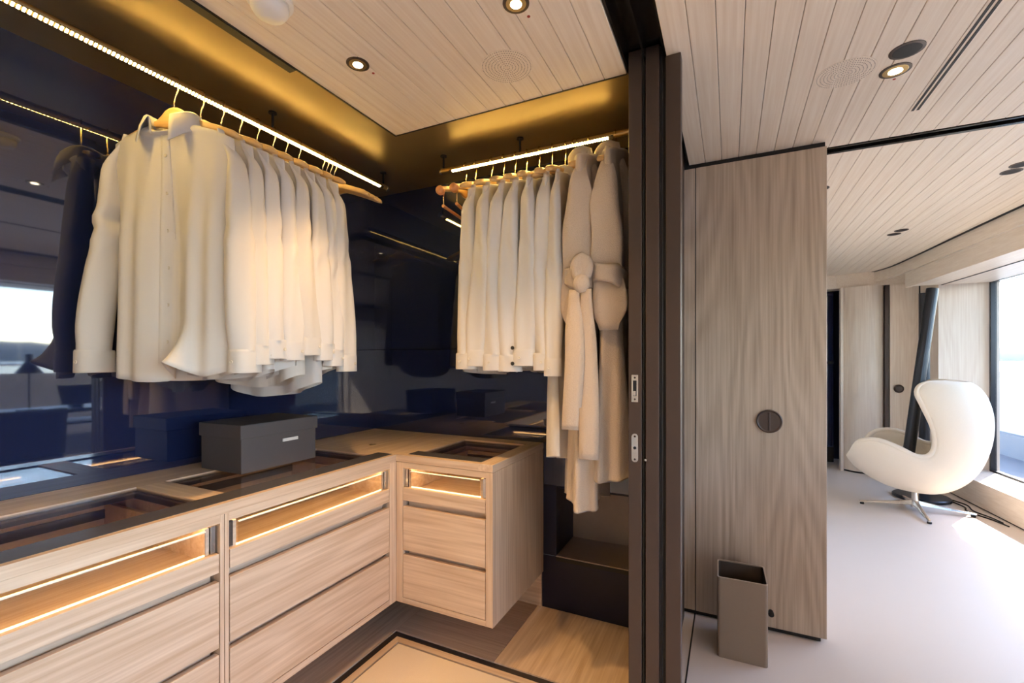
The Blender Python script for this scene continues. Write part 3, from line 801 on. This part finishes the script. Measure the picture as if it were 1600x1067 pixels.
def collar_mesh(open_=0.0, big=1.0):
    """band and turned-down leaf; front at -y"""
    rows = []; n = 40
    for i in range(n + 1):
        a = -PI / 2 + 0.16 + open_ + (2 * PI - 0.32 - 2 * open_) * i / n
        ca, sa = math.cos(a), math.sin(a)
        f = max(0.0, -sa) ** 3
        pts = []
        for rr, z in ((0.058, -0.084), (0.059, -0.066), (0.061, -0.052), (0.065, -0.048), (0.070, -0.052), (0.078 + 0.008 * f, -0.074), (0.083 + 0.016 * f, -0.092 - 0.028 * f)):
            pts.append((rr * ca * big, rr * 0.80 * sa * big, -0.048 + (z + 0.048) * (1.5 if big > 1 else 1.0) - (0.034 if big > 1 else 0.014) * max(0.0, -sa) ** 2))
        rows.append(pts)
    return MB().grid(rows)

def button_mesh(r=0.0055):
    return MB().lathe([(0, 0.0), (r, 0.0), (r, -0.0018), (r * 0.8, -0.0026), (r * 0.55, -0.0018), (0, -0.0018)], (0, 0, 0), 14, 'y')
BTN = button_mesh().data('button'); BTN.materials.append(M['button'])
BTND = button_mesh(0.0075).data('button'); BTND.materials.append(M['button_dark'])

def make_shirt(loc, rz, label, seed, length=0.945, end=0.89, mat='shirt', group='white shirts on the rails', hw=0.040, dark_buttons=False, front=False, name='shirt', cat='shirt', thick=1.0, folds=1.0):
    rg = random.Random(seed)
    r = root(name, loc, label, cat, group, rotz=rz)
    mt = torso_mesh(rg, length, folds=folds, thick=thick)
    lpart(r, 'shirt_body', mt, mat, smooth=True)
    for sx in (-1, 1):
        mb, c, hy, hx = sleeve_mesh(rg, sx, end - 0.06 + rg.uniform(-0.02, 0.02), hw=hw, bend=rg.uniform(-0.4, 0.4))
        sl = lpart(r, 'sleeve', mb, mat, smooth=True)
        cf_ = lpart(sl, 'cuff', cuff_mesh(c, hy, hx), mat, smooth=True)
        if dark_buttons and sx == -1:
            for dz in (0.03, -0.03):
                b = link('button', BTND, sl, (c[0] - hx * 1.1, c[1] - hy * 0.4, c[2] + dz)); b.rotation_euler = (0, 0, -PI / 2)
        else:
            b = link('button', BTN, sl, (c[0] + sx * hx * 1.1, c[1] + hy * 0.3, c[2] - 0.03)); b.rotation_euler = (0, 0, sx * PI / 2)
    lpart(r, 'collar', drop(collar_mesh(), -0.022 - GD), mat, smooth=True, solid=0.0025)
    return r

# the open-collared shirt at the head of the long rail, front turned to the room
def front_shirt(loc, rz):
    rg = random.Random(21)
    r = root('shirt', loc, 'open-collared white shirt with turned-up hem, front turned to the room', 'shirt', 'white shirts on the rails', rotz=rz)
    L = 0.945
    # body: wide soft vertical folds, right front corner flaring outward
    W = [(-0.104, 0.066), (-0.112, 0.092), (-0.132, 0.160), (-0.158, 0.212), (-0.20, 0.216), (-0.40, 0.200), (-0.70, 0.210), (-L, 0.236)]
    D = [(-0.104, 0.050), (-0.112, 0.050), (-0.140, 0.032), (-0.22, 0.032), (-0.50, 0.042), (-L, 0.048)]
    def fold_y(un, dn):
        return dn * (0.026 * math.sin(5.6 * un + 0.9) + 0.013 * math.sin(11.3 * un + 0.4) + 0.004 * math.sin(23 * un))
    nth, rows = 128, []
    zs = [-0.104, -0.108, -0.112, -0.120, -0.132, -0.145, -0.158, -0.178] + [-0.20 - (L - 0.20) * k / 34 for k in range(35)]
    for z in zs:
        w, d = interp(W, z), interp(D, z)
        dn = smooth01((-z - 0.11) / 0.45)
        row = []
        for i in range(nth):
            a = 2 * PI * i / nth
            x = w * pw(math.cos(a), 0.78); s = math.sin(a)
            y = d * pw(s, 0.78); un = x / 0.22
            y += fold_y(un, dn)
            zz = z
            if z < -0.5:
                q = smooth01((-z - 0.5) / (L - 0.5))
                zz = z + 0.035 * abs(un) ** 2.2 * q
                if s < 0:       # the loose front tail rolls outward and up
                    t_ = max(0.0, (-z - 0.75) / (L - 0.75)); g_ = math.exp(-((un - 0.38) / 0.20) ** 2)
                    y -= 0.080 * g_ * t_ ** 1.3; zz += 0.062 * g_ * t_ ** 2.2
            if z > -0.15 and s < 0: zz -= 0.040 * s * s * (z + 0.15) / 0.046
            row.append((x, y, zz - GD))
        rows.append(row)
    lpart(r, 'shirt_body', MB().grid(rows, close_u=True), 'shirt_warm', smooth=True, solid=0.0016)
    # placket with buttons down the front
    pts_x = 0.008
    pr = []
    def front_y(x, z):
        dn = smooth01((-z - 0.11) / 0.45); un = x / 0.22; d = interp(D, z); w = interp(W, z)
        c = max(-0.999, min(0.999, math.copysign(abs(x / w) ** (1 / 0.78), x)))
        return -d * abs(math.sqrt(1 - c * c)) ** 0.78 + fold_y(un, dn)
    for k in range(34):
        z = -0.150 - 0.735 * k / 33
        pr.append([(x, front_y(x, z) - 0.0022, z - GD) for x in (-0.014, -0.007, 0.0, 0.007, 0.014)])
    pk = lpart(r, 'placket', MB().grid(pr), 'shirt_warm', smooth=True, solid=0.002)
    for k in range(6):
        z = -0.215 - 0.120 * k
        link('button', BTN, pk, (0.0, front_y(0, z) - 0.0034, z - GD))
    # sleeves: far one creased at the elbow
    for sx in (-1, 1):
        mb, c, hy, hx = sleeve_mesh(rg, sx, 0.845, hw=0.050, bend=(-0.5 if sx < 0 else 0.1), thick=1.3)
        if sx < 0:
            vv = []
            for (x, y, z) in mb.v:
                t = smooth01((-z - 0.30) / 0.55)
                e = math.exp(-((z + 0.47) / 0.05) ** 2)
                vv.append((x - 0.020 * t + 0.014 * e * math.sin(60 * z), y - 0.020 * math.sin(PI * min(1, (-z - 0.118) / 0.75)), z))
            mb.v = vv; c = (c[0] - 0.020, c[1] - 0.002, c[2])
        sl = lpart(r, 'sleeve', mb, 'shirt_warm', smooth=True)
        lpart(sl, 'cuff', cuff_mesh(c, hy, hx, 0.07), 'shirt_warm', smooth=True)
        link('button', BTN, sl, (c[0], c[1] - hy * 1.1, c[2] - 0.035))
    lpart(r, 'collar', drop(collar_mesh(0.34, 1.22), -0.022 - GD), 'shirt_warm', smooth=True, solid=0.003)
    return r

ORD = ['second', 'third', 'fourth', 'fifth', 'sixth', 'seventh', 'eighth', 'ninth']
R1 = 0.32
front_shirt((LRX, 0.872, RZ), R1)
hanger((LRX, 0.872, RZ), R1, 'wooden hanger inside the open-collared shirt', 'wooden hangers holding shirts')
LY = [0.955, 1.025, 1.093, 1.162, 1.230, 1.288, 1.350]
LR = [0.24, 0.18, 0.14, 0.12, 0.10, 0.09, 0.08]
for i, y in enumerate(LY):
    rz = LR[i] + rnd.uniform(-0.02, 0.02)
    ln = 0.942 + rnd.uniform(-0.02, 0.03) + (0.05 if i in (3, 4) else 0)
    make_shirt((LRX, y, RZ), rz, 'white shirt on the long rail, %s counting from the open-collared one' % ORD[i], 100 + i,
               length=ln, end=0.882 + rnd.uniform(-0.02, 0.03), mat='shirt' if i % 3 else 'shirt_warm', hw=0.040)
    hanger((LRX, y, RZ), rz, 'wooden hanger in the %s shirt counting from the open-collared one' % ORD[i], 'wooden hangers holding shirts')
for i, (y, rz) in enumerate([(1.475, 0.20), (1.497, 0.25), (1.519, 0.30), (1.541, 0.35)]):
    hanger((LRX, y, RZ), rz, 'empty wooden hanger, %s of the bunch of four counting toward the wall corner' % ['first', 'second', 'third', 'fourth'][i], 'empty hangers by the corner')

# short rail: shoulders run along Y
RX = [-0.989, -0.927, -0.869, -0.812, -0.752, -0.692]
for i, x in enumerate(RX):
    rz = PI / 2 + 0.04 + 0.035 * i + rnd.uniform(-0.03, 0.03)
    make_shirt((x, BRY, RZ), rz, 'white shirt on the short rail, %s counting from the trouser hangers' % (['first'] + ORD)[i], 300 + i, length=0.93 + rnd.uniform(-0.02, 0.02),
               end=0.915 + rnd.uniform(-0.02, 0.02), mat='shirt_warm' if i < 2 else 'shirt', hw=0.042, dark_buttons=(i == 3))
    hanger((x, BRY, RZ), rz, 'wooden hanger in the %s shirt counting from the trouser hangers' % (['first'] + ORD)[i], 'wooden hangers holding shirts')
hanger((-1.127, BRY, RZ), PI / 2 + 0.12, 'empty trouser hanger with cedar bar at the very end of the short rail', 'empty trouser hangers on the short rail', bar=True)
hanger((-1.074, BRY, RZ), PI / 2 + 0.20, 'empty trouser hanger with cedar bar, next to the first shirt', 'empty trouser hangers on the short rail', bar=True)
make_shirt((-0.632, BRY, RZ), PI / 2 + 0.16, 'long pale nightshirt hanging between the shirts and the robes', 77, length=1.28, end=0.93, mat='shirt_warm', group='long garments on the short rail', hw=0.03, name='nightshirt', cat='nightshirt', thick=0.8)
hanger((-0.632, BRY, RZ), PI / 2 + 0.16, 'wooden hanger in the long nightshirt', 'hangers of the long garments')
for i, (x, rz) in enumerate([(-0.590, 1.15), (-0.570, 1.05)]):
    hanger((x, BRY, RZ), rz, ['empty wooden hanger skewed beside the nightshirt', 'empty wooden hanger skewed beside the longer bathrobe'][i], 'empty hangers beside the robes')

# ------------------------------------------------------------------ bathrobes
def robe(loc, rz, label, length, seed, knot):
    rg = random.Random(seed)
    r = root('bathrobe', loc, label, 'bathrobe', 'long garments on the short rail', rotz=rz)
    W = [(-0.085, 0.064), (-0.105, 0.105), (-0.130, 0.180), (-0.160, 0.228), (-0.24, 0.236), (-0.50, 0.222), (-0.61, 0.205), (-0.72, 0.222), (-length, 0.246)]
    D = [(-0.085, 0.052), (-0.11, 0.052), (-0.16, 0.026), (-0.30, 0.036), (-0.61, 0.040), (-0.80, 0.050), (-length, 0.066)]
    p1, p2 = rg.uniform(0, 6.28), rg.uniform(0, 6.28)
    rows = []; nth = 80
    zs = [-0.085, -0.095, -0.105, -0.116, -0.130, -0.145, -0.16, -0.19] + [-0.24 - (length - 0.24) * k / 34 for k in range(35)]
    for z in zs:
        w, d = interp(W, z), interp(D, z); dn = smooth01((-z - 0.55) / (length - 0.6))
        row = []
        for i in range(nth):
            a = 2 * PI * i / nth; x = w * pw(math.cos(a), 0.7); y = d * pw(math.sin(a), 0.7); un = x / 0.23
            y += dn * (0.016 * math.sin(6.5 * un + p1) + 0.010 * math.sin(13 * un + p2))
            x += dn * 0.016 * math.sin(y * 95 + p2) * abs(math.cos(a))          # pleats on the edge turned to the room
            row.append((x, y, z + (0.018 * math.sin(4 * un + p1) if z < -length + 0.08 else 0)))
        rows.append(row)
    rows.append([(x * 1.015, y * 1.03, z - 0.006) for x, y, z in rows[-1]])      # thick rolled hem
    rows.append([(x * 0.97, y * 0.9, z + 0.004) for x, y, z in rows[-2]])
    lpart(r, 'robe_body', MB().grid(rows, close_u=True), 'robe', smooth=True)
    zs0 = -0.610
    for sx in (-1, 1):
        rws = []; ph = rg.uniform(0, 6.28); k = 30; L = 0.69
        for jj in range(k + 1):
            t = jj / k; z = -0.118 - L * t
            pinch = math.exp(-((z - zs0) / 0.055) ** 2)
            tip = smooth01((t - 0.86) / 0.14)
            x = 0.160 + 0.074 * smooth01(t * 5) - 0.010 * pinch
            hy = (0.012 + 0.030 * smooth01(t * 3.0) + 0.026 * t) * (1 - 0.12 * pinch) * (1 - 0.50 * tip ** 1.5)
            hx = (0.008 + 0.012 * smooth01(t * 3)) * (1 - 0.35 * pinch) * (1 - 0.4 * tip)
            rws.append([(sx * (x + hx * pw(math.cos(2 * PI * i / 28), 0.7) + 0.0035 * math.sin(3 * 2 * PI * i / 28 + ph + 6 * t)),
                         hy * pw(math.sin(2 * PI * i / 28), 0.7) + 0.008 * math.sin(3.5 * t + ph) + 0.0035 * math.sin(20 * t + ph), z) for i in range(28)])
        sl = lpart(r, 'sleeve', MB().grid(rws, close_u=True, cap=True), 'robe', smooth=True)
    pts = []
    for k in range(41):
        t = -1 + 2 * k / 40; at = abs(t)
        if at < 0.4:
            b_ = PI / 2 - t / 0.4 * PI / 2
            pts.append((0.076 * math.cos(b_), 0.058 * math.sin(b_), -0.082))
        else:
            q = (at - 0.4) / 0.6
            pts.append((math.copysign(0.076 * (1 - q * 0.85), t), -0.050 * smooth01(q * 3), -0.082 - 0.50 * q))
    lpart(r, 'shawl_collar', MB().tube(pts, [0.022 + 0.006 * math.sin(PI * k / 40) for k in range(41)], 12), 'robe', smooth=True)
    rws = []
    for i in range(64):
        a = 2 * PI * i / 64
        x, y = 0.266 * pw(math.cos(a), 0.62), 0.071 * pw(math.sin(a), 0.62)
        zz = zs0 + 0.012 * math.sin(2 * a + p1)
        cr = 0.006 * math.sin(5 * a + p2)
        rws.append([(x * s_, y * s_, zz + dz + cr * q) for s_, dz, q in ((0.985, 0.036, 1), (1.015, 0.024, 0), (1.005, 0.010, -1), (1.02, -0.004, 0), (1.012, -0.018, 1), (1.015, -0.028, 0), (0.985, -0.038, -1), (0.94, 0.0, 0))])
    sash = lpart(r, 'sash', MB().grid(rws, close_u=True, close_v=True), 'robe', smooth=True)
    if knot:
        kx, ky = knot
        def blob(cx_, cy_, cz_, rx, ry, rz_, groove):
            rw = []
            for jj in range(13):
                t = -1 + 2 * jj / 12; rr = math.sqrt(max(0.01, 1 - t * t))
                rw.append([(cx_ + rx * rr * math.cos(2 * PI * i / 24) * (1 - groove * math.exp(-((math.sin(2 * PI * i / 24)) / 0.3) ** 2)), cy_ + ry * rr * math.sin(2 * PI * i / 24), cz_ + rz_ * t) for i in range(24)])
            return MB().grid(rw, close_u=True, cap=True)
        lpart(sash, 'bow_loop', blob(kx - 0.008, ky, zs0 + 0.024, 0.020, 0.042, 0.054, 0.5), 'robe', smooth=True)
        lpart(sash, 'knot', blob(kx - 0.016, ky, zs0 - 0.034, 0.020, 0.030, 0.034, 0.10), 'robe', smooth=True)
        for (dy, ln_, ph) in ((-0.020, 0.60, 0.4), (0.022, 0.50, 1.7)):
            rw = []
            for jj in range(25):
                t = jj / 24; z = zs0 - 0.055 - ln_ * t
                hy = 0.018 + 0.016 * smooth01(t * 3)
                xo = kx - 0.018 - 0.006 * t + 0.005 * math.sin(5 * t + ph); yo = ky + dy * (1 + 0.4 * t) + 0.004 * math.sin(6 * t + ph)
                rw.append([(xo + 0.005 * sx_, yo + hy * v, z) for sx_, v in ((-1, -1), (-1.5, -0.3), (-0.6, 0.2), (-1, 1), (1, 1), (1.3, 0), (1, -1))])
            lpart(sash, 'sash_tail', MB().grid(rw, close_u=True, cap=True), 'robe', smooth=True)
    return r
robe((-0.530, BRY, RZ), PI / 2 + 0.12, 'cream towelling bathrobe with knotted sash, longer of the two', 1.46, 5, (-0.272, -0.020))
hanger((-0.530, BRY, RZ), PI / 2 + 0.12, 'wooden hanger in the longer bathrobe', 'hangers of the long garments')
robe((-0.418, BRY, RZ), PI / 2 + 0.10, 'cream towelling bathrobe next to the sliding door, shorter of the two', 1.33, 9, None)
hanger((-0.418, BRY, RZ), PI / 2 + 0.10, 'wooden hanger in the shorter bathrobe', 'hangers of the long garments')

# ------------------------------------------------------------------ storage box
def storage_box():
    ang = 0.0
    r = root('storage_box', (-1.72, 1.235, ZT), 'dark grey lidded storage box with small metal label plate', 'box')
    bx0, bx1, by0, by1 = -0.125, 0.115, -0.165, 0.165
    lpart(r, 'box_body', B(bx0, bx1, by0, by1, 0.001, 0.150), 'box', bevel=0.002)
    lpart(r, 'lid', MB().box(bx0 - 0.006, bx1 + 0.006, by0 - 0.006, by1 + 0.006, 0.128, 0.180), 'box', bevel=0.003)
    pl = lpart(r, 'label_plate', B(bx1, bx1 + 0.003, 0.005, 0.075, 0.094, 0.106), 'detector')
    return r
storage_box()

# ------------------------------------------------------------------ waste bin
wbn = root('waste_bin', (0.045, 2.20, 0.0), 'square taupe leather waste bin standing against the ash door', 'bin')
bm_ = MB()
hwid = 0.094
def rr_square(h, r=0.012, n=5):
    pts = []
    for qx, qy, a0 in ((1, 1, 0), (-1, 1, PI / 2), (-1, -1, PI), (1, -1, 1.5 * PI)):
        for k in range(n):
            a = a0 + PI / 2 * k / (n - 1)
            pts.append((qx * (h - r) + r * math.cos(a), qy * (h - r) + r * math.sin(a)))
    return pts
outer, inner = rr_square(hwid), rr_square(hwid - 0.005, 0.009)
BH = 0.335
bm_.grid([[(x, y, 0.0) for x, y in outer], [(x, y, BH) for x, y in outer]], close_u=True)
bm_.add([(x, y, 0.0) for x, y in outer], [tuple(range(len(outer)))])
lpart(wbn, 'bin_wall', bm_, 'bin')
lpart(wbn, 'rim', MB().grid([[(x, y, BH) for x, y in outer], [(x, y, BH + 0.002) for x, y in outer], [(x, y, BH + 0.002) for x, y in inner], [(x, y, BH - 0.004) for x, y in inner]], close_u=True), plain('bin_edge', srgb(176, 158, 138), 0.5))
li = MB().grid([[(x, y, BH - 0.003) for x, y in inner], [(x, y, 0.01) for x, y in inner]], close_u=True)
li.add([(x, y, 0.01) for x, y in inner], [tuple(range(len(inner)))])
lpart(wbn, 'lining', li, 'bin_in')
wbn.rotation_euler = (0, 0, 0.02)

# ------------------------------------------------------------------ egg-shaped lounge chair (local +x = forward)
def egg_chair(loc, rz):
    r = root('lounge_chair', loc, 'cream upholstered egg-shaped swivel lounge chair on a polished star base', 'chair', rotz=rz)
    C = [(0.50, 0.40), (0.42, 0.305), (0.22, 0.205), (0.0, 0.175), (-0.20, 0.195), (-0.37, 0.285), (-0.48, 0.42), (-0.545, 0.60), (-0.560, 0.78), (-0.525, 0.93), (-0.47, 1.015), (-0.41, 1.055)]
    Rm = [(0.45, 0.47), (0.37, 0.575), (0.22, 0.605), (0.08, 0.565), (-0.04, 0.515), (-0.135, 0.525), (-0.178, 0.60), (-0.165, 0.74), (-0.09, 0.90), (-0.045, 1.00), (-0.095, 1.060), (-0.24, 1.070)]
    Wd = [0.24, 0.345, 0.405, 0.42, 0.415, 0.40, 0.385, 0.38, 0.365, 0.335, 0.275, 0.17]
    sx_ = lambda a: a * (0.86 if a > 0 else 0.78)
    C = [(sx_(a), b) for a, b in C]; Rm = [(sx_(a), b) for a, b in Rm]
    n = 5
    cc = catmull([(a, b, 0) for a, b in C], n); rc = catmull([(a, b, 0) for a, b in Rm], n); wc = catmull([(w, 0, 0) for w in Wd], n)
    def section(i, ins):
        c, q, w = cc[i], rc[i], wc[i].x
        row = []
        # shrink toward the inside for the inner skin
        mid = (c + q) / 2
        tt = i / (len(cc) - 1)
        for k in range(-16, 17):
            u = k / 16; s = abs(u)
            p0 = (c.x, 0.0, c.y); p1 = (c.x + 0.12 * (q.x - c.x), w * 1.12, c.y + 0.10 * (q.y - c.y)); p2 = (q.x, w, q.y)
            b0, b1, b2 = (1 - s) ** 2, 2 * s * (1 - s), s * s
            x, y, z = [b0 * a + b1 * b + b2 * d for a, b, d in zip(p0, p1, p2)]
            row.append((x, math.copysign(y, u), z))
        return row
    rows = [section(i, 0) for i in range(len(cc))]
    lpart(r, 'shell', MB().grid(rows), 'boucle', smooth=True, solid=0.040, sub=1)
    # piping along the rim
    rim = [rw[-1] for rw in rows] + [rw_ for rw_ in rows[-1][::-1]] + [rw[0] for rw in rows[::-1]]
    lpart(r, 'piping', MB().tube(rim + [rows[0][k] for k in range(0, 33, 4)] + [rim[0]], 0.021, 8), 'boucle', smooth=True)
    # loose seat cushion
    rws = []
    for jj in range(15):
        t = -1 + 2 * jj / 14
        rr_ = max(0.05, 1 - t ** 4) ** 0.5
        rws.append([(0.07 + 0.30 * pw(math.cos(2 * PI * i / 32), 0.75) * rr_, 0.30 * pw(math.sin(2 * PI * i / 32), 0.75) * rr_,
                     0.335 + 0.055 * t + 0.05 * (math.cos(2 * PI * i / 32) * rr_ * 0.6 + 0.0)) for i in range(32)])
    lpart(r, 'seat_cushion', MB().grid(rws, close_u=True, cap=True), 'boucle', smooth=True)
    lpart(r, 'column', MB().lathe([(0.0, 0.03), (0.034, 0.03), (0.030, 0.06), (0.024, 0.075), (0.024, 0.19), (0.06, 0.20), (0.0, 0.20)], (0, 0, 0), 24), 'chrome', smooth=False)
    for k in range(4):
        a = k * PI / 2 + 0.30
        d, s_ = Vector((math.cos(a), math.sin(a), 0)), Vector((-math.sin(a), math.cos(a), 0))
        rw = []
        for t, hw_, z0, z1 in ((0.02, 0.022, 0.045, 0.085), (0.10, 0.020, 0.040, 0.068), (0.22, 0.017, 0.030, 0.048), (0.34, 0.014, 0.020, 0.033), (0.375, 0.012, 0.016, 0.027)):
            p = d * t
            rw.append([tuple(p - s_ * hw_ + Vector((0, 0, z0))), tuple(p + s_ * hw_ + Vector((0, 0, z0))), tuple(p + s_ * hw_ * 0.6 + Vector((0, 0, z1))), tuple(p - s_ * hw_ * 0.6 + Vector((0, 0, z1)))])
        lg = lpart(r, 'leg', MB().grid(rw, close_u=True, cap=True), 'chrome', bevel=0.003)
        f = d * 0.355
        lpart(lg, 'foot_pad', MB().lathe([(0, 0.0), (0.015, 0.0), (0.015, 0.012), (0.010, 0.018), (0, 0.018)], (f.x, f.y, 0), 14), 'black')
    return r
egg_chair((1.392, 4.86, 0), math.radians(160))

# ------------------------------------------------------------------ tubular floor lamp behind the chair
lp = root('floor_lamp', (1.56, 5.30, 0), 'graphite floor lamp of two crossing tubes on a disc base', 'lamp')
part(lp, 'base', MB().lathe([(0, 0.0), (0.20, 0.0), (0.205, 0.006), (0.205, 0.022), (0.195, 0.030), (0, 0.030)], (1.56, 5.30, 0), 40), 'lamp_black', smooth=False)
part(lp, 'upright_tube', MB().tube([(1.612, 5.40, 0.029), (1.612, 5.40, 1.86)], 0.040, 20), 'lamp_black')
part(lp, 'leaning_tube', MB().tube([(1.392, 5.099, 0.22), (1.608, 5.202, 1.875)], 0.043, 20), 'lamp_black')
part(lp, 'joint', MB().tube([(1.612, 5.40, 1.10), (1.507, 5.155, 1.10)], 0.020, 12), 'lamp_black')
for i, pts in enumerate([[(1.74, 5.34, 0.006), (1.79, 5.12, 0.006), (1.76, 4.98, 0.006), (1.84, 4.80, 0.006), (1.88, 4.66, 0.006)],
                         [(1.75, 5.38, 0.006), (1.83, 5.20, 0.006), (1.81, 5.02, 0.006), (1.86, 4.86, 0.006), (1.87, 4.72, 0.012)]]):
    c = put('power_cable', MB().tube(catmull(pts, 8), 0.005, 8), 'black', smooth=True)
    tag(c, ['black cable running from the lamp base along the sill', 'second black cable looping closer to the sill front'][i], 'cable')

# ------------------------------------------------------------------ ceiling fittings
def downlight(x, y, label, on=True, r=0.028, power=0.0, col=(1.0, 0.57, 0.22), z=ZC):
    d = root('downlight', (x, y, z), label, 'downlight', 'round recessed ceiling lights')
    lpart(d, 'trim_ring', MB().lathe([(r, -0.003), (r + 0.008, -0.002), (r + 0.008, 0.001), (r, 0.001)], (0, 0, 0), 32), 'dark_bronze')
    mb = MB(); rows = []
    for rr, zz in ((r, -0.0028), (r * 0.96, -0.0034), (r * 0.7, -0.0037), (0.0005, -0.0037)):
        rows.append([(rr * math.cos(2 * PI * i / 28), rr * math.sin(2 * PI * i / 28), zz) for i in range(28)])
    lpart(d, 'baffle', MB().grid(rows, close_u=True), 'brass' if on else 'black')
    if on:
        lpart(d, 'lens', MB().lathe([(0, -0.0045), (r * 0.55, -0.0045), (r * 0.55, -0.0038), (0, -0.0038)], (0, 0, 0), 24), 'lamp_disc')
        if power:
            lpart(d, 'sensor_dot', MB().lathe([(0, -0.0012), (0.0045, -0.0012), (0.0045, 0.0), (0, 0.0)], (0.012, 0.058, 0), 12), 'sensor_red')
            ld = bpy.data.lights.new('downlight_beam', 'SPOT'); ld.energy = power; ld.color = col; ld.spot_size = 1.40; ld.spot_blend = 0.95; ld.shadow_soft_size = 0.03
            lo = bpy.data.objects.new('downlight_beam', ld); COL.objects.link(lo); lo.parent = d; lo.location = (0, 0, -0.02)
    return d
downlight(-1.089, 1.117, 'lit recessed downlight over the wardrobe drawers', True, power=42)
downlight(-0.519, 1.11, 'lit recessed downlight near the sliding door track', True, power=42)
downlight(0.496, 1.80, 'unlit dark downlight beside the ceiling loudspeaker of the cabin', False, r=0.037)
downlight(0.496, 1.911, 'lit brass downlight beside the ceiling loudspeaker of the cabin', True, r=0.035, power=8)
for (x, y, l) in ((1.296, 3.193, 'dark downlight of the pair past the cross track, toward the chair'), (1.292, 3.098, 'dark downlight of the pair past the cross track, closer to the track'),
                  (1.134, 4.40, 'dark downlight of the pair over the lounge chair, toward the curved wall'), (1.149, 4.29, 'dark downlight of the pair over the lounge chair, away from the curved wall'), (0.46, 3.05, 'dark downlight just behind the ash door')):
    downlight(x, y, l, False, r=0.034)

def speaker(x, y, label, R=0.085):
    s = root('ceiling_speaker', (x, y, ZC), label, 'loudspeaker', 'flush ceiling loudspeakers')
    lpart(s, 'grille', MB().lathe([(0, -0.0008), (R, -0.0008), (R + 0.001, 0.0005), (0, 0.0005)], (0, 0, 0), 40), 'ceil_oak')
    mb = MB()
    for k in range(1, 9):
        rr = R * k / 8.6; n = max(6, int(2 * PI * rr / 0.0075))
        for i in range(n):
            a = 2 * PI * i / n
            cx_, cy_ = rr * math.cos(a), rr * math.sin(a); q = 0.0013
            mb.add([(cx_ - q, cy_ - q, -0.0012), (cx_ + q, cy_ - q, -0.0012), (cx_ + q, cy_ + q, -0.0012), (cx_ - q, cy_ + q, -0.0012)], [(0, 1, 2, 3)])
    o = lpart(s, 'perforations', mb, 'felt'); o['kind'] = 'stuff'
speaker(0.349, 1.859, 'round perforated loudspeaker flush in the cabin ceiling')
speaker(-0.66, 1.34, 'round perforated loudspeaker flush in the wardrobe ceiling')
sd = root('smoke_detector', (-1.105, 0.815, ZC), 'white dome smoke detector on the wardrobe ceiling', 'detector')
lpart(sd, 'base', MB().lathe([(0, 0.0), (0.058, 0.0), (0.058, -0.010), (0.052, -0.016), (0, -0.016)], (0, 0, 0), 32), 'detector')
lpart(sd, 'dome', MB().lathe([(0.047, -0.016), (0.046, -0.030), (0.038, -0.042), (0.02, -0.048), (0, -0.049)], (0, 0, 0), 32), 'detector', smooth=True)

# ------------------------------------------------------------------ desk by the window (seen mirrored in the navy glass)
dk = root('desk', (1.72, 1.75, 0), 'dark writing desk under the window, mirrored in the navy glass', 'desk')
part(dk, 'desk_top', MB().prism([(1.42, 1.0), (2.02, 1.0), (2.02, 2.30)] + [(1.72 + 0.30 * math.cos(a), 2.30 + 0.30 * math.sin(a)) for a in [PI * k / 10 for k in range(1, 10)]] + [(1.42, 2.30)], 0.775, 0.80), 'lamp_black')
part(dk, 'shelf', B(1.50, 2.0, 1.2, 2.40, 0.66, 0.675), 'lamp_black')
for x, y in ((1.48, 1.06), (1.96, 1.06), (1.55, 2.36), (1.92, 2.36)):
    part(dk, 'leg', MB().tube([(x, y, 0), (x, y, 0.775)], 0.016, 10), 'lamp_black')
dl = root('desk_lamp', (1.70, 1.80, 0.80), 'dark desk lamp with conical shade on the desk', 'lamp')
lpart(dl, 'base', MB().lathe([(0, 0), (0.085, 0), (0.085, 0.012), (0.02, 0.018), (0, 0.018)], (0, 0, 0), 28), 'lamp_black')
lpart(dl, 'stem', MB().tube([(0, 0, 0.015), (0, 0, 0.36)], 0.007, 8), 'lamp_black')
lpart(dl, 'lamp_shade', MB().lathe([(0.095, 0.33), (0.03, 0.43), (0.026, 0.50), (0.0, 0.505)], (0, 0, 0), 28), 'lamp_black')
tbl = root('tablet', (1.72, 2.14, 0.80), 'dark tablet propped on a stand on the desk', 'tablet')
rw = [[(-0.05 + dx, s * 0.13, 0.03 + 0.0) for dx in (0, 0.012)] + [(0.05 + dx, s * 0.13, 0.21) for dx in (0.012, 0)] for s in (-1, 1)]
lpart(tbl, 'screen', MB().grid(rw, close_u=True, cap=True), 'screen')
lpart(tbl, 'stand', B(-0.02, 0.09, -0.04, 0.04, 0.0, 0.035), 'lamp_black', bevel=0.004)
dc = root('desk_chair', (1.15, 1.52, 0), 'dark desk chair drawn up to the desk, mirrored in the glass', 'chair')
lpart(dc, 'seat', B(-0.23, 0.23, -0.24, 0.24, 0.42, 0.49), 'felt', bevel=0.02)
bk = []
for jj in range(9):
    t = jj / 8; z = 0.50 + 0.36 * t
    bk.append([(-0.22 - 0.05 * t + 0.06 * (v * v), 0.25 * v, z) for v in (-1, -0.75, -0.5, -0.25, 0, 0.25, 0.5, 0.75, 1)])
lpart(dc, 'backrest', MB().grid(bk), 'felt', smooth=True, solid=0.04)
for sx in (-1, 1):
    for sy in (-1, 1):
        lpart(dc, 'leg', MB().tube([(sx * 0.19, sy * 0.2, 0.43), (sx * 0.22, sy * 0.23, 0)], 0.014, 8), 'lamp_black')
